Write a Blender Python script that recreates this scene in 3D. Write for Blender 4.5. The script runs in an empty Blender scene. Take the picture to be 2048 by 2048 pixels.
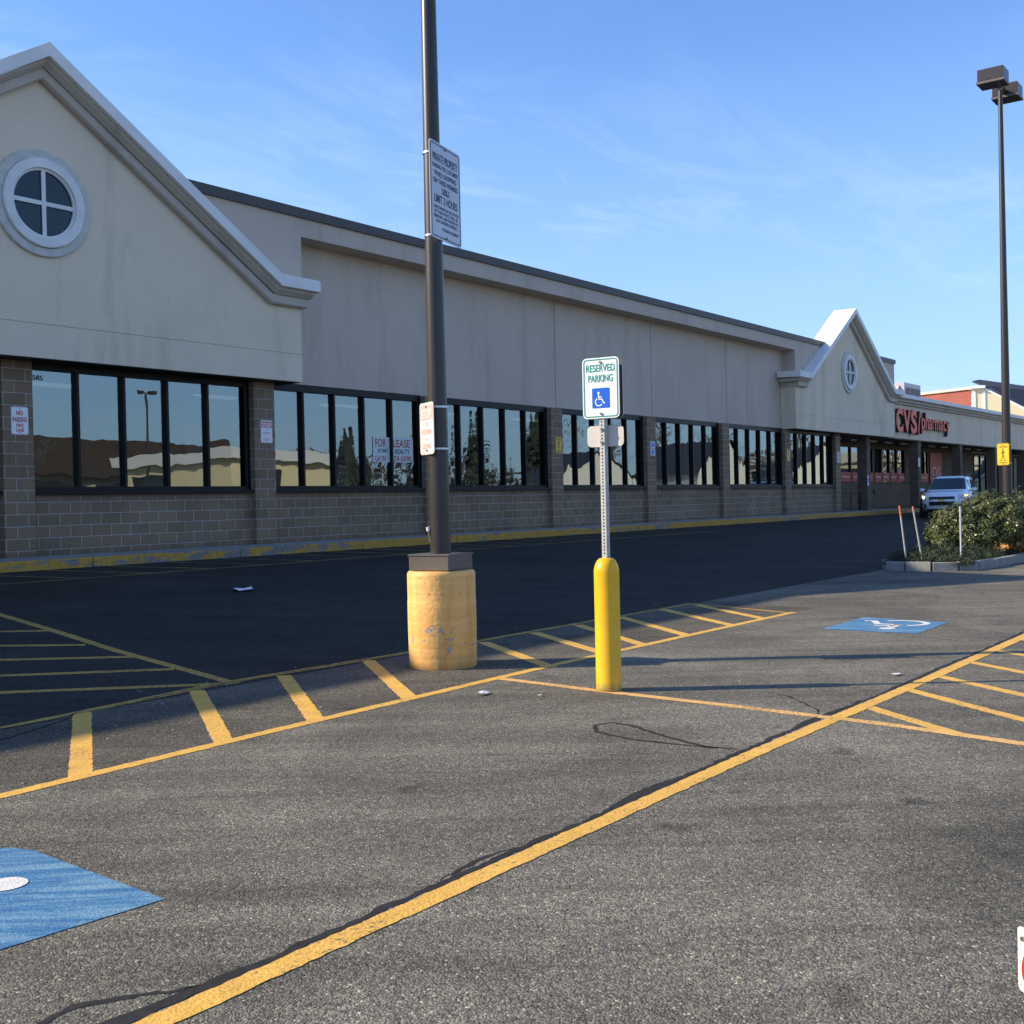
import bpy, bmesh, math, random
from math import sin, cos, pi, radians, sqrt
from mathutils import Vector, Matrix
random.seed(7)
S = bpy.context.scene
COL = S.collection
# ------------------------------------------------------------------ camera
F = 2330.0; ROLL = 0.022; TH = math.atan(1721/F); PIT = -math.atan(22.2/F); CH = 1.45
fwd = Vector((cos(TH)*cos(PIT), sin(TH)*cos(PIT), sin(PIT)))
r0 = Vector((sin(TH), -cos(TH), 0)); u0 = r0.cross(fwd)
cr, sr = cos(ROLL), sin(ROLL)
Rv = cr*r0 - sr*u0; Uv = sr*r0 + cr*u0
cd = bpy.data.cameras.new('Camera'); cam = bpy.data.objects.new('Camera', cd); COL.objects.link(cam)
mw = Matrix((Rv, Uv, -fwd)).transposed().to_4x4(); mw.translation = Vector((0, 0, CH))
cam.matrix_world = mw
cd.sensor_width = 36; cd.lens = 36*F/2048; cd.clip_start = .05; cd.clip_end = 4000
S.camera = cam
S.render.resolution_x = 1024; S.render.resolution_y = 1024
# ------------------------------------------------------------------ sun, sky, exposure
EL = radians(29); AZ = radians(37)          # sun stands behind the building, to the left
sdir = Vector((-sin(AZ)*cos(EL), cos(AZ)*cos(EL), sin(EL)))
ld = bpy.data.lights.new('Sun', 'SUN'); ld.energy = 4.7; ld.angle = radians(.6); ld.color = (1, .88, .70)
sun = bpy.data.objects.new('Sun', ld); COL.objects.link(sun)
sun.rotation_euler = sdir.to_track_quat('Z', 'Y').to_euler(); sun.location = (0, 0, 60)
S.view_settings.view_transform = 'Standard'; S.view_settings.look = 'None'
S.view_settings.exposure = 0.62; S.view_settings.gamma = 1
W = bpy.data.worlds.new('World'); S.world = W; W.use_nodes = True
nt = W.node_tree; N = nt.nodes; L = nt.links; N.clear()
def nd(t, nt_=None, **k):
    n = (nt_ or nt).nodes.new(t)
    for a, b in k.items(): setattr(n, a, b)
    return n
sky = nd('ShaderNodeTexSky'); sky.sky_type = 'NISHITA'; sky.sun_disc = False
sky.sun_elevation = EL; sky.sun_rotation = math.atan2(sdir.x, sdir.y)
sky.air_density = 1.0; sky.dust_density = .2; sky.ozone_density = 1.6; sky.altitude = 50
bg = nd('ShaderNodeBackground'); bg.inputs[1].default_value = .13
out = nd('ShaderNodeOutputWorld')
# thin high cirrus: noise over a plane high above the place
tc = nd('ShaderNodeTexCoord'); sep = nd('ShaderNodeSeparateXYZ'); L.new(tc.outputs['Generated'], sep.inputs[0])
def mth(op, a, b=None, nt_=None, clamp=False):
    t = nt_ or nt
    n = t.nodes.new('ShaderNodeMath'); n.operation = op; n.use_clamp = clamp
    for i, v in enumerate((a, b)):
        if v is None: continue
        if isinstance(v, (int, float)): n.inputs[i].default_value = v
        else: t.links.new(v, n.inputs[i])
    return n.outputs[0]
zc = mth('MAXIMUM', mth('ADD', sep.outputs[2], .06), .03)
cx = mth('DIVIDE', sep.outputs[0], zc); cy = mth('DIVIDE', sep.outputs[1], zc)
cmb = nd('ShaderNodeCombineXYZ'); L.new(cx, cmb.inputs[0]); L.new(cy, cmb.inputs[1])
mp = nd('ShaderNodeMapping'); mp.inputs['Rotation'].default_value = (0, 0, radians(20)); mp.inputs['Scale'].default_value = (.8, 1.7, 1)
L.new(cmb.outputs[0], mp.inputs[0])
n1 = nd('ShaderNodeTexNoise'); n1.inputs['Scale'].default_value = 1.9; n1.inputs['Detail'].default_value = 12; n1.inputs['Roughness'].default_value = .66; n1.inputs['Distortion'].default_value = .7
L.new(mp.outputs[0], n1.inputs[0])
n2 = nd('ShaderNodeTexNoise'); n2.inputs['Scale'].default_value = .42; n2.inputs['Detail'].default_value = 2
L.new(cmb.outputs[0], n2.inputs[0])
c1 = nd('ShaderNodeMapRange'); c1.inputs[1].default_value = .47; c1.inputs[2].default_value = .80; L.new(n1.outputs[0], c1.inputs[0])
c2 = nd('ShaderNodeMapRange'); c2.inputs[1].default_value = .40; c2.inputs[2].default_value = .66; L.new(n2.outputs[0], c2.inputs[0])
cf = mth('MULTIPLY', mth('MULTIPLY', c1.outputs[0], c2.outputs[0]), .36)
tint = nd('ShaderNodeMixRGB'); tint.blend_type = 'MULTIPLY'; tint.inputs[0].default_value = 1; L.new(sky.outputs[0], tint.inputs[1]); tint.inputs[2].default_value = (.75, .94, 1.27, 1)
# pale blue air low over the horizon
hz = nd('ShaderNodeMapRange'); hz.inputs[1].default_value = 0.0; hz.inputs[2].default_value = .36; hz.inputs[3].default_value = .8; hz.inputs[4].default_value = 0; L.new(sep.outputs[2], hz.inputs[0])
lo = nd('ShaderNodeMixRGB'); L.new(hz.outputs[0], lo.inputs[0]); L.new(tint.outputs[0], lo.inputs[1]); lo.inputs[2].default_value = (2.35, 3.55, 5.2, 1)
mx = nd('ShaderNodeMixRGB'); L.new(cf, mx.inputs[0]); L.new(lo.outputs[0], mx.inputs[1]); mx.inputs[2].default_value = (5.6, 6.4, 7.8, 1)
L.new(mx.outputs[0], bg.inputs[0]); L.new(bg.outputs[0], out.inputs[0])
# ------------------------------------------------------------------ materials
MT = {}
def mat(name, col, rough=.7, metal=0, spec=.5, emit=None, noise=None, bump=None, coat=0):
    """noise=(scale,amount[,scale2,amount2]) multiplies the colour; bump=(scale,strength,distance)"""
    m = bpy.data.materials.new(name); m.use_nodes = True; t = m.node_tree
    p = t.nodes['Principled BSDF']
    p.inputs['Base Color'].default_value = (*col, 1); p.inputs['Roughness'].default_value = rough
    p.inputs['Metallic'].default_value = metal; p.inputs['Specular IOR Level'].default_value = spec
    p.inputs['Coat Weight'].default_value = coat
    if emit: p.inputs['Emission Color'].default_value = (*emit[0], 1); p.inputs['Emission Strength'].default_value = emit[1]
    if noise or bump:
        tc = t.nodes.new('ShaderNodeTexCoord')
    if noise:
        prev = None
        base = t.nodes.new('ShaderNodeRGB'); base.outputs[0].default_value = (*col, 1); prev = base.outputs[0]
        for i in range(0, len(noise), 2):
            nz = t.nodes.new('ShaderNodeTexNoise'); nz.inputs['Scale'].default_value = noise[i]; nz.inputs['Detail'].default_value = 5
            t.links.new(tc.outputs['Object'], nz.inputs[0])
            mr = t.nodes.new('ShaderNodeMapRange'); mr.inputs[1].default_value = .3; mr.inputs[2].default_value = .7
            mr.inputs[3].default_value = 1-noise[i+1]; mr.inputs[4].default_value = 1+noise[i+1]
            t.links.new(nz.outputs[0], mr.inputs[0])
            mm = t.nodes.new('ShaderNodeVectorMath'); mm.operation = 'SCALE'
            t.links.new(prev, mm.inputs[0]); t.links.new(mr.outputs[0], mm.inputs[3]); prev = mm.outputs[0]
        t.links.new(prev, p.inputs['Base Color'])
    if bump:
        nz = t.nodes.new('ShaderNodeTexNoise'); nz.inputs['Scale'].default_value = bump[0]; nz.inputs['Detail'].default_value = 4
        t.links.new(tc.outputs['Object'], nz.inputs[0])
        b = t.nodes.new('ShaderNodeBump'); b.inputs['Strength'].default_value = bump[1]; b.inputs['Distance'].default_value = bump[2]
        t.links.new(nz.outputs[0], b.inputs['Height']); t.links.new(b.outputs[0], p.inputs['Normal'])
    MT[name] = m; return m
def ramp(t, fac, stops, interp='LINEAR'):
    r = t.nodes.new('ShaderNodeValToRGB'); r.color_ramp.interpolation = interp
    e = r.color_ramp.elements
    while len(e) > 1: e.remove(e[-1])
    e[0].position = stops[0][0]; e[0].color = (*stops[0][1], 1)
    for q, c in stops[1:]:
        x = e.new(q); x.color = (*c, 1)
    t.links.new(fac, r.inputs[0]); return r.outputs[0]
def noise_(t, vec, scale, detail=4, rough=.55, dist=0):
    n = t.nodes.new('ShaderNodeTexNoise'); n.inputs['Scale'].default_value = scale; n.inputs['Detail'].default_value = detail
    n.inputs['Roughness'].default_value = rough; n.inputs['Distortion'].default_value = dist
    t.links.new(vec, n.inputs[0]); return n.outputs[0]
def maprange(t, v, a, b, c, d):
    n = t.nodes.new('ShaderNodeMapRange'); t.links.new(v, n.inputs[0])
    for i, q in enumerate((a, b, c, d)): n.inputs[i+1].default_value = q
    return n.outputs[0]
def scalec(t, c, f):
    n = t.nodes.new('ShaderNodeVectorMath'); n.operation = 'SCALE'; t.links.new(c, n.inputs[0])
    if isinstance(f, (int, float)): n.inputs[3].default_value = f
    else: t.links.new(f, n.inputs[3])
    return n.outputs[0]
def mixc(t, f, a, b):
    n = t.nodes.new('ShaderNodeMixRGB')
    for i, v in enumerate((f, a, b)):
        if isinstance(v, (int, float)): n.inputs[i].default_value = v
        elif isinstance(v, tuple): n.inputs[i].default_value = (*v, 1)
        else: t.links.new(v, n.inputs[i])
    return n.outputs[0]
def mapping(t, vec, sc, rot=(0, 0, 0)):
    if rot[2]:
        r = t.nodes.new('ShaderNodeMapping'); r.inputs['Rotation'].default_value = rot; t.links.new(vec, r.inputs[0]); vec = r.outputs[0]
    n = t.nodes.new('ShaderNodeMapping'); n.inputs['Scale'].default_value = sc
    t.links.new(vec, n.inputs[0]); return n.outputs[0]
def newmat(name):
    m = bpy.data.materials.new(name); m.use_nodes = True; t = m.node_tree
    tc = t.nodes.new('ShaderNodeTexCoord'); MT[name] = m
    return m, t, t.nodes['Principled BSDF'], tc.outputs['Object']
def bump_(t, h, p, strength, dist):
    b = t.nodes.new('ShaderNodeBump'); b.inputs['Strength'].default_value = strength; b.inputs['Distance'].default_value = dist
    t.links.new(h, b.inputs['Height']); t.links.new(b.outputs[0], p.inputs['Normal'])

def asphalt(name, dark, light, gr=.55, stain=.3):
    m, t, p, v = newmat(name)
    vo = t.nodes.new('ShaderNodeTexVoronoi'); vo.inputs['Scale'].default_value = 125; t.links.new(v, vo.inputs[0])
    sp = t.nodes.new('ShaderNodeSeparateColor'); t.links.new(vo.outputs['Color'], sp.inputs[0])
    vb = t.nodes.new('ShaderNodeTexVoronoi'); vb.inputs['Scale'].default_value = 70; t.links.new(v, vb.inputs[0])
    sb = t.nodes.new('ShaderNodeSeparateColor'); t.links.new(vb.outputs['Color'], sb.inputs[0])
    base = mixc(t, noise_(t, v, .9, 6, .6), dark, light)
    # stones: mostly mid, some pale chips, some dark pits
    g = ramp(t, sp.outputs[0], [(0, (1-gr,)*3), (.45, (.92, .91, .9)), (.8, (1.18, 1.16, 1.1)), (.965, (1.4, 1.36, 1.28)), (.975, (2.3, 2.15, 1.95)), (1, (2.9, 2.7, 2.4))])
    col = t.nodes.new('ShaderNodeVectorMath'); col.operation = 'MULTIPLY'; t.links.new(base, col.inputs[0]); t.links.new(g, col.inputs[1])
    g2 = ramp(t, sb.outputs[1], [(0, (.62,)*3), (.5, (1,)*3), (1, (1.28, 1.26, 1.22))])
    col2 = t.nodes.new('ShaderNodeVectorMath'); col2.operation = 'MULTIPLY'; t.links.new(col.outputs[0], col2.inputs[0]); t.links.new(g2, col2.inputs[1])
    # wear streaks along the traffic direction and broad stains
    st = noise_(t, mapping(t, v, (.22, 1.9, 1), (0, 0, radians(53))), 1.2, 5, .6, .4)
    c = scalec(t, col2.outputs[0], maprange(t, st, .32, .68, 1-stain, 1+stain*.8))
    st2 = noise_(t, v, .45, 5, .7, 1.0)
    c = scalec(t, c, maprange(t, st2, .34, .66, 1.24, .74))
    st3 = noise_(t, mapping(t, v, (.35, 5, 1), (0, 0, radians(55))), 1.6, 4, .65, .6)
    c = scalec(t, c, maprange(t, st3, .54, .68, 1, .80))
    spot = noise_(t, mapping(t, v, (1, 1, 1)), 2.6, 2, .4)
    c = scalec(t, c, maprange(t, spot, .69, .78, 1, .55))
    if name == 'old asphalt':      # worn oily patch where cars stand
        vm = t.nodes.new('ShaderNodeVectorMath'); vm.operation = 'DISTANCE'
        t.links.new(mapping(t, v, (1, 1.5, 1)), vm.inputs[0]); vm.inputs[1].default_value = (5.15, .95*1.5, 0)
        dd = mth('ADD', vm.outputs['Value'], mth('MULTIPLY', mth('SUBTRACT', noise_(t, v, 2.2, 6, .7), .5, t), 2.2, t), t)
        c = scalec(t, c, maprange(t, dd, .5, 1.5, .60, 1))
    t.links.new(c, p.inputs['Base Color'])
    p.inputs['Roughness'].default_value = .88; p.inputs['Specular IOR Level'].default_value = .25
    h = mth('ADD', mth('MULTIPLY', vo.outputs['Distance'], -1.0, t), mth('MULTIPLY', noise_(t, v, 60, 4, .7), 1.2, t), t)
    bump_(t, h, p, .8, .006)
    return m
asphalt('old asphalt', (.134, .123, .096), (.200, .184, .147), .42, .26)
asphalt('new asphalt', (.026, .024, .021), (.039, .036, .031), .35, .25)
asphalt('strip asphalt', (.098, .088, .067), (.150, .135, .105), .6, .2)

def paint(name, col, under, wear=.42, edge=.5):
    m, t, p, v = newmat(name)
    vo = t.nodes.new('ShaderNodeTexVoronoi'); vo.inputs['Scale'].default_value = 95; t.links.new(v, vo.inputs[0])
    nz = noise_(t, v, 34, 5, .75); nb = noise_(t, v, 1.7, 3, .6)
    s = mth('ADD', nz, mth('MULTIPLY', mth('SUBTRACT', nb, .5, t), .35, t), t)
    f = maprange(t, s, wear-.05, wear+.03, 1, 0)
    c = scalec(t, mixc(t, 0, tuple(col), tuple(col)), maprange(t, noise_(t, v, 6, 5, .7), .3, .7, .82, 1.1))
    sp = t.nodes.new('ShaderNodeSeparateColor'); t.links.new(vo.outputs['Color'], sp.inputs[0])
    c = scalec(t, c, maprange(t, sp.outputs[0], 0, 1, .86, 1.08))
    t.links.new(mixc(t, f, c, tuple(under)), p.inputs['Base Color'])
    p.inputs['Roughness'].default_value = .7; p.inputs['Specular IOR Level'].default_value = .3
    bump_(t, mth('ADD', mth('MULTIPLY', vo.outputs['Distance'], -.8, t), nz, t), p, .6, .004)
paint('yellow paint', (.78, .44, .085), (.13, .11, .08), .39)
paint('pale yellow paint', (.78, .45, .14), (.13, .11, .09), .41)
paint('faded yellow paint', (.34, .24, .05), (.03, .03, .033), .50)
paint('shade yellow paint', (.50, .30, .06), (.035, .035, .04), .42)  # yellow paint again, darkened for lines lying in the building's shade
# blue symbol ground: roller streaks, lighter scuffed bands
m, t, p, v = newmat('blue paint')
b1 = noise_(t, mapping(t, v, (.9, 9, 1), (0, 0, radians(50))), 1.5, 7, .75)
b2 = noise_(t, v, 40, 4, .75)
c = ramp(t, b1, [(.3, (.028, .125, .27)), (.47, (.045, .17, .32)), (.53, (.12, .26, .38)), (.7, (.21, .35, .43))])
vo = t.nodes.new('ShaderNodeTexVoronoi'); vo.inputs['Scale'].default_value = 95; t.links.new(v, vo.inputs[0])
sp = t.nodes.new('ShaderNodeSeparateColor'); t.links.new(vo.outputs['Color'], sp.inputs[0])
c = scalec(t, c, maprange(t, sp.outputs[0], 0, 1, .8, 1.12))
t.links.new(mixc(t, maprange(t, b2, .32, .38, .8, 0), c, (.07, .08, .1)), p.inputs['Base Color'])
p.inputs['Roughness'].default_value = .7; bump_(t, mth('MULTIPLY', vo.outputs['Distance'], -1.0, t), p, .5, .004)
paint('white paint', (.74, .72, .64), (.3, .3, .3), .33)

def stucco(name, col, streak=.12):
    m, t, p, v = newmat(name)
    a = noise_(t, mapping(t, v, (1.3, 1.3, .22)), 1.0, 7, .62, .5)
    b = noise_(t, v, .5, 3, .6); g = noise_(t, v, 45, 3, .6)
    base = t.nodes.new('ShaderNodeRGB'); base.outputs[0].default_value = (*col, 1)
    c = scalec(t, base.outputs[0], maprange(t, a, .50, .74, 1.0, 1-streak*2.2))
    c = scalec(t, c, maprange(t, b, .3, .7, 1-streak*.6, 1+streak*.4)); c = scalec(t, c, maprange(t, g, .3, .7, .90, 1.09))
    t.links.new(c, p.inputs['Base Color']); p.inputs['Roughness'].default_value = .9; p.inputs['Specular IOR Level'].default_value = .2
    bump_(t, noise_(t, v, 90, 3, .7), p, .35, .004)
stucco('cream stucco', (.80, .665, .49), .12)
stucco('grey stucco', (.60, .495, .395), .09)
stucco('trim stucco', (.56, .49, .40), .12)
def block(name, col, mortar):
    m, t, p, v = newmat(name)
    s = t.nodes.new('ShaderNodeSeparateXYZ'); t.links.new(v, s.inputs[0])
    cb = t.nodes.new('ShaderNodeCombineXYZ'); t.links.new(mth('ADD', s.outputs[0], s.outputs[1], t), cb.inputs[0]); t.links.new(s.outputs[2], cb.inputs[1])
    br = t.nodes.new('ShaderNodeTexBrick'); t.links.new(cb.outputs[0], br.inputs[0])
    br.inputs['Scale'].default_value = 1; br.inputs['Brick Width'].default_value = .4; br.inputs['Row Height'].default_value = .2
    br.inputs['Mortar Size'].default_value = .006; br.inputs['Mortar Smooth'].default_value = .2; br.inputs['Bias'].default_value = -.1
    br.inputs['Color1'].default_value = (*[q*.88 for q in col], 1); br.inputs['Color2'].default_value = (*[q*1.10 for q in col], 1)
    br.inputs['Mortar'].default_value = (*mortar, 1)
    c = scalec(t, br.outputs[0], maprange(t, noise_(t, v, 60, 4, .7), .3, .7, .8, 1.2))
    c = scalec(t, c, maprange(t, noise_(t, v, .8, 4, .6), .3, .7, .86, 1.12))
    ef = noise_(t, mapping(t, v, (2, 2, 1.2)), 2.1, 7, .75, .5)
    c = mixc(t, maprange(t, ef, .60, .72, 0, .28), c, (.42, .41, .39))
    c = scalec(t, c, maprange(t, mth('ADD', s.outputs[2], mth('MULTIPLY', ef, -.35, t), t), -.15, .10, .68, 1))
    t.links.new(c, p.inputs['Base Color']); p.inputs['Roughness'].default_value = .92; p.inputs['Specular IOR Level'].default_value = .2
    h = mth('ADD', mth('MULTIPLY', br.outputs['Fac'], -1.0, t), mth('MULTIPLY', noise_(t, v, 45, 4, .7), .7, t), t)
    bump_(t, h, p, .7, .008)
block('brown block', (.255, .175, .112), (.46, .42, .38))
block('shade block', (.17, .125, .09), (.22, .18, .145))  # block colour darkened to carry the shade of the covered walk
# kerb: yellow paint flaking off grey concrete
m, t, p, v = newmat('kerb paint')
k = mth('ADD', noise_(t, mapping(t, v, (1, 2, 3)), 2.2, 6, .7), mth('MULTIPLY', mth('SUBTRACT', noise_(t, v, .35, 2), .5, t), .5, t), t)
c = mixc(t, maprange(t, k, .545, .59, 0, 1), (.50, .27, .04), (.21, .195, .17))
c = scalec(t, c, maprange(t, noise_(t, v, 18, 5, .7), .3, .7, .7, 1.2))
t.links.new(c, p.inputs['Base Color']); p.inputs['Roughness'].default_value = .85; bump_(t, k, p, .4, .01)
mat('concrete', (.30, .285, .26), .9, noise=(3, .12, 40, .1), bump=(60, .4, .004))
mat('granite kerb', (.27, .26, .235), .9, noise=(2.5, .15, 55, .22), bump=(40, .6, .006))
# glass: dark see-through pane with a strong mirror coat and old-glass waviness
def glass(name, tint, base, wob):
    m = bpy.data.materials.new(name); m.use_nodes = True; t = m.node_tree; t.nodes.clear(); MT[name] = m
    o = t.nodes.new('ShaderNodeOutputMaterial'); mxs = t.nodes.new('ShaderNodeMixShader')
    tr = t.nodes.new('ShaderNodeBsdfTransparent'); tr.inputs[0].default_value = (*tint, 1)
    gl = t.nodes.new('ShaderNodeBsdfGlossy'); gl.inputs['Roughness'].default_value = 0.0; gl.inputs['Color'].default_value = (.80, .90, .92, 1)
    fr = t.nodes.new('ShaderNodeFresnel'); fr.inputs[0].default_value = 1.5
    f = mth('ADD', mth('MULTIPLY', fr.outputs[0], 1.1, t), base, t, True)
    tcn = t.nodes.new('ShaderNodeTexCoord'); v = tcn.outputs['Object']
    nz = noise_(t, mapping(t, v, (1, 1, .55)), 1.15, 2, .5, .3)
    b = t.nodes.new('ShaderNodeBump'); b.inputs['Strength'].default_value = 1; b.inputs['Distance'].default_value = wob
    t.links.new(nz, b.inputs['Height']); t.links.new(b.outputs[0], gl.inputs['Normal'])
    t.links.new(f, mxs.inputs[0]); t.links.new(tr.outputs[0], mxs.inputs[1]); t.links.new(gl.outputs[0], mxs.inputs[2])
    t.links.new(mxs.outputs[0], o.inputs[0])
glass('shop glass', (.62, .67, .68), .17, .0035)
glass('round glass', (.02, .03, .05), .0, .001)
glass('car glass', (.10, .11, .12), .05, .0)
mat('black frame', (.006, .006, .006), .4, 0, .22, noise=(6, .2))
mat('dark bronze fascia', (.058, .050, .042), .5, noise=(2, .12))
mat('white coping', (.82, .79, .74), .6, noise=(1.5, .06))
mat('white trim', (.78, .76, .72), .55, noise=(3, .08))
mat('grey ring', (.60, .57, .52), .8, noise=(8, .12))
mat('pole bronze', (.038, .030, .024), .36, spec=.5, noise=(3, .1, 60, .08))
mat('base cover', (.115, .095, .078), .5, noise=(4, .12))
mat('lens', (.06, .07, .08), .2)
mat('sign back shaded', (.10, .075, .06), .6)  # shade cast by the sign in front is put into this colour
mat('galvanised', (.46, .45, .42), .65, .1, noise=(30, .1, 5, .1))
mat('steel band', (.62, .62, .64), .35, .8)
mat('bolt steel', (.25, .24, .23), .4, .8)
mat('hole', (.02, .02, .02), .9)
mat('sign white', (.86, .86, .84), .35, spec=.5)
mat('sign cream', (.82, .76, .64), .4)
mat('sign pale', (.55, .58, .64), .4, noise=(5, .05))
mat('sign back', (.62, .56, .49), .5, noise=(6, .05))
mat('sign green', (.02, .30, .22), .4)
mat('sign blue', (.01, .12, .62), .35)
mat('ink blue', (.02, .03, .09), .5)
mat('sign red', (.52, .02, .025), .45)
mat('faded red', (.70, .24, .24), .5)
mat('fade pink', (.80, .42, .40), .5)
mat('sign yellow', (.80, .47, .02), .4)
mat('sign black', (.02, .02, .02), .5)
mat('sleeve yellow', (.86, .47, .006), .28, spec=.5, noise=(1.2, .04), coat=.3)
mat('orange tape', (.75, .16, .05), .6)
mat('stake wood', (.42, .40, .37), .8, noise=(20, .15))
mat('paper', (.72, .72, .72), .8)
mat('letter red', (.92, .12, .06), .5)
mat('letter side', (.02, .015, .02), .5)
mat('banner red', (.48, .05, .045), .5)
mat('interior wall', (.42, .45, .46), .9)
mat('interior floor', (.20, .19, .18), .6)
mat('interior ceiling', (.55, .57, .57), .9)
mat('tube light', (.8, .85, .85), .5, emit=((.85, .95, 1), .07))
mat('soffit light', (.30, .31, .33), .5)
mat('roof membrane', (.30, .30, .31), .9)
mat('brick red', (.30, .085, .058), .9, noise=(1, .08, 30, .1))
mat('cream siding', (.80, .68, .40), .7)
mat('white clapboard', (.66, .64, .56), .7)
mat('slate roof', (.035, .042, .06), .85, noise=(6, .2))
mat('hvac', (.50, .45, .46), .5, noise=(2, .1))
mat('hvac dark', (.16, .13, .13), .7)
mat('car paint', (.86, .88, .90), .25, 0.0, .5, coat=.8, noise=(3, .02))
mat('car black', (.015, .015, .017), .5)
mat('tyre', (.02, .02, .02), .9)
mat('rim', (.45, .45, .47), .3, .9)
mat('chrome', (.7, .7, .72), .12, 1)
mat('badge gold', (.55, .42, .15), .3, 1)
mat('headlamp glass', (.55, .58, .62), .1, 0, .6)
mat('headlamp lit', (1, .8, .6), .3, emit=((1, .72, .42), 5))
mat('amber', (.8, .3, .05), .3, emit=((1, .45, .1), 1.5))
mat('mulch', (.045, .028, .018), .95, noise=(30, .3), bump=(50, .9, .02))
mat('bark', (.10, .085, .075), .9, noise=(12, .2))
mat('tan wall', (.55, .46, .30), .8, noise=(1, .08))
mat('brown mansard', (.06, .042, .032), .85, noise=(3, .15))
mat('window dark', (.03, .035, .04), .1)
def leafmat(name, a, b, rough=.45):
    m, t, p, v = newmat(name)
    g = t.nodes.new('ShaderNodeNewGeometry')
    t.links.new(ramp(t, g.outputs['Random Per Island'], [(0, a), (.6, tuple((x+y)/2 for x, y in zip(a, b))), (1, b)]), p.inputs['Base Color'])
    p.inputs['Roughness'].default_value = rough; p.inputs['Specular IOR Level'].default_value = .5
leafmat('shrub leaf', (.045, .062, .014), (.145, .15, .042), .36)
leafmat('juniper', (.018, .032, .014), (.055, .07, .028), .8)
leafmat('tree leaf', (.015, .022, .012), (.05, .05, .03), .8)
leafmat('dry leaf', (.12, .05, .015), (.40, .16, .035), .8)
# drum: yellow paint over concrete, peeled patches, rust runs, form rings
m, t, p, v = newmat('drum paint')
s = t.nodes.new('ShaderNodeSeparateXYZ'); t.links.new(v, s.inputs[0])
big = noise_(t, v, 3.2, 5, .6)
run = noise_(t, mapping(t, v, (9, 9, .9)), 1.3, 5, .65, .3)
pit = noise_(t, v, 26, 2, .5)
c = mixc(t, maprange(t, run, .48, .66, 0, .65), (.90, .47, .125), (.74, .29, .035))
c = mixc(t, maprange(t, big, .35, .65, .35, 0), c, (.93, .58, .23))
band = noise_(t, mapping(t, v, (.5, .5, 9)), 1.6, 2, .5)
c = scalec(t, c, maprange(t, band, .35, .65, .88, 1.06))
c = mixc(t, maprange(t, pit, .70, .73, 0, .85), c, (.16, .08, .03))
pe = mth('ADD', noise_(t, v, 7, 5, .7, .5), mth('MULTIPLY', mth('ABSOLUTE', mth('SUBTRACT', s.outputs[2], .27, t), None, t), -.55, t), t)
c = mixc(t, maprange(t, pe, .57, .58, 0, 1), c, (.38, .36, .34))
c = scalec(t, c, maprange(t, mth('ADD', s.outputs[2], mth('MULTIPLY', big, .12, t), t), .05, .13, .55, 1))
t.links.new(c, p.inputs['Base Color']); p.inputs['Roughness'].default_value = .6
bump_(t, mth('ADD', mth('MULTIPLY', band, .8, t), mth('ADD', mth('MULTIPLY', pit, -.6, t), mth('MULTIPLY', maprange(t, pe, .565, .58, 0, 1), -.8, t), t), t), p, .6, .012)
mat('tar', (.032, .031, .029), .9, 0, .15, noise=(20, .25), bump=(40, .5, .004))
mat('conduit', (.16, .13, .10), .5)
m, t, p, v = newmat('bollard plastic')
s_ = t.nodes.new('ShaderNodeSeparateXYZ'); t.links.new(v, s_.inputs[0])
sc = noise_(t, mapping(t, v, (6, 6, 2.2)), 2.6, 7, .8, .8)
c = mixc(t, maprange(t, sc, .66, .72, 0, .45), (.86, .47, .006), (.55, .33, .05))
c = scalec(t, c, maprange(t, noise_(t, v, 5, 4, .6), .3, .7, .92, 1.04))
g = mth('ADD', s_.outputs[2], mth('MULTIPLY', noise_(t, v, 22, 4, .7), -.11, t), t)
c = mixc(t, maprange(t, g, -.04, .02, .75, 0), c, (.16, .12, .06))
t.links.new(c, p.inputs['Base Color']); p.inputs['Roughness'].default_value = .36; p.inputs['Specular IOR Level'].default_value = .45
bump_(t, noise_(t, v, 9, 3, .5), p, .25, .006)
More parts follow.
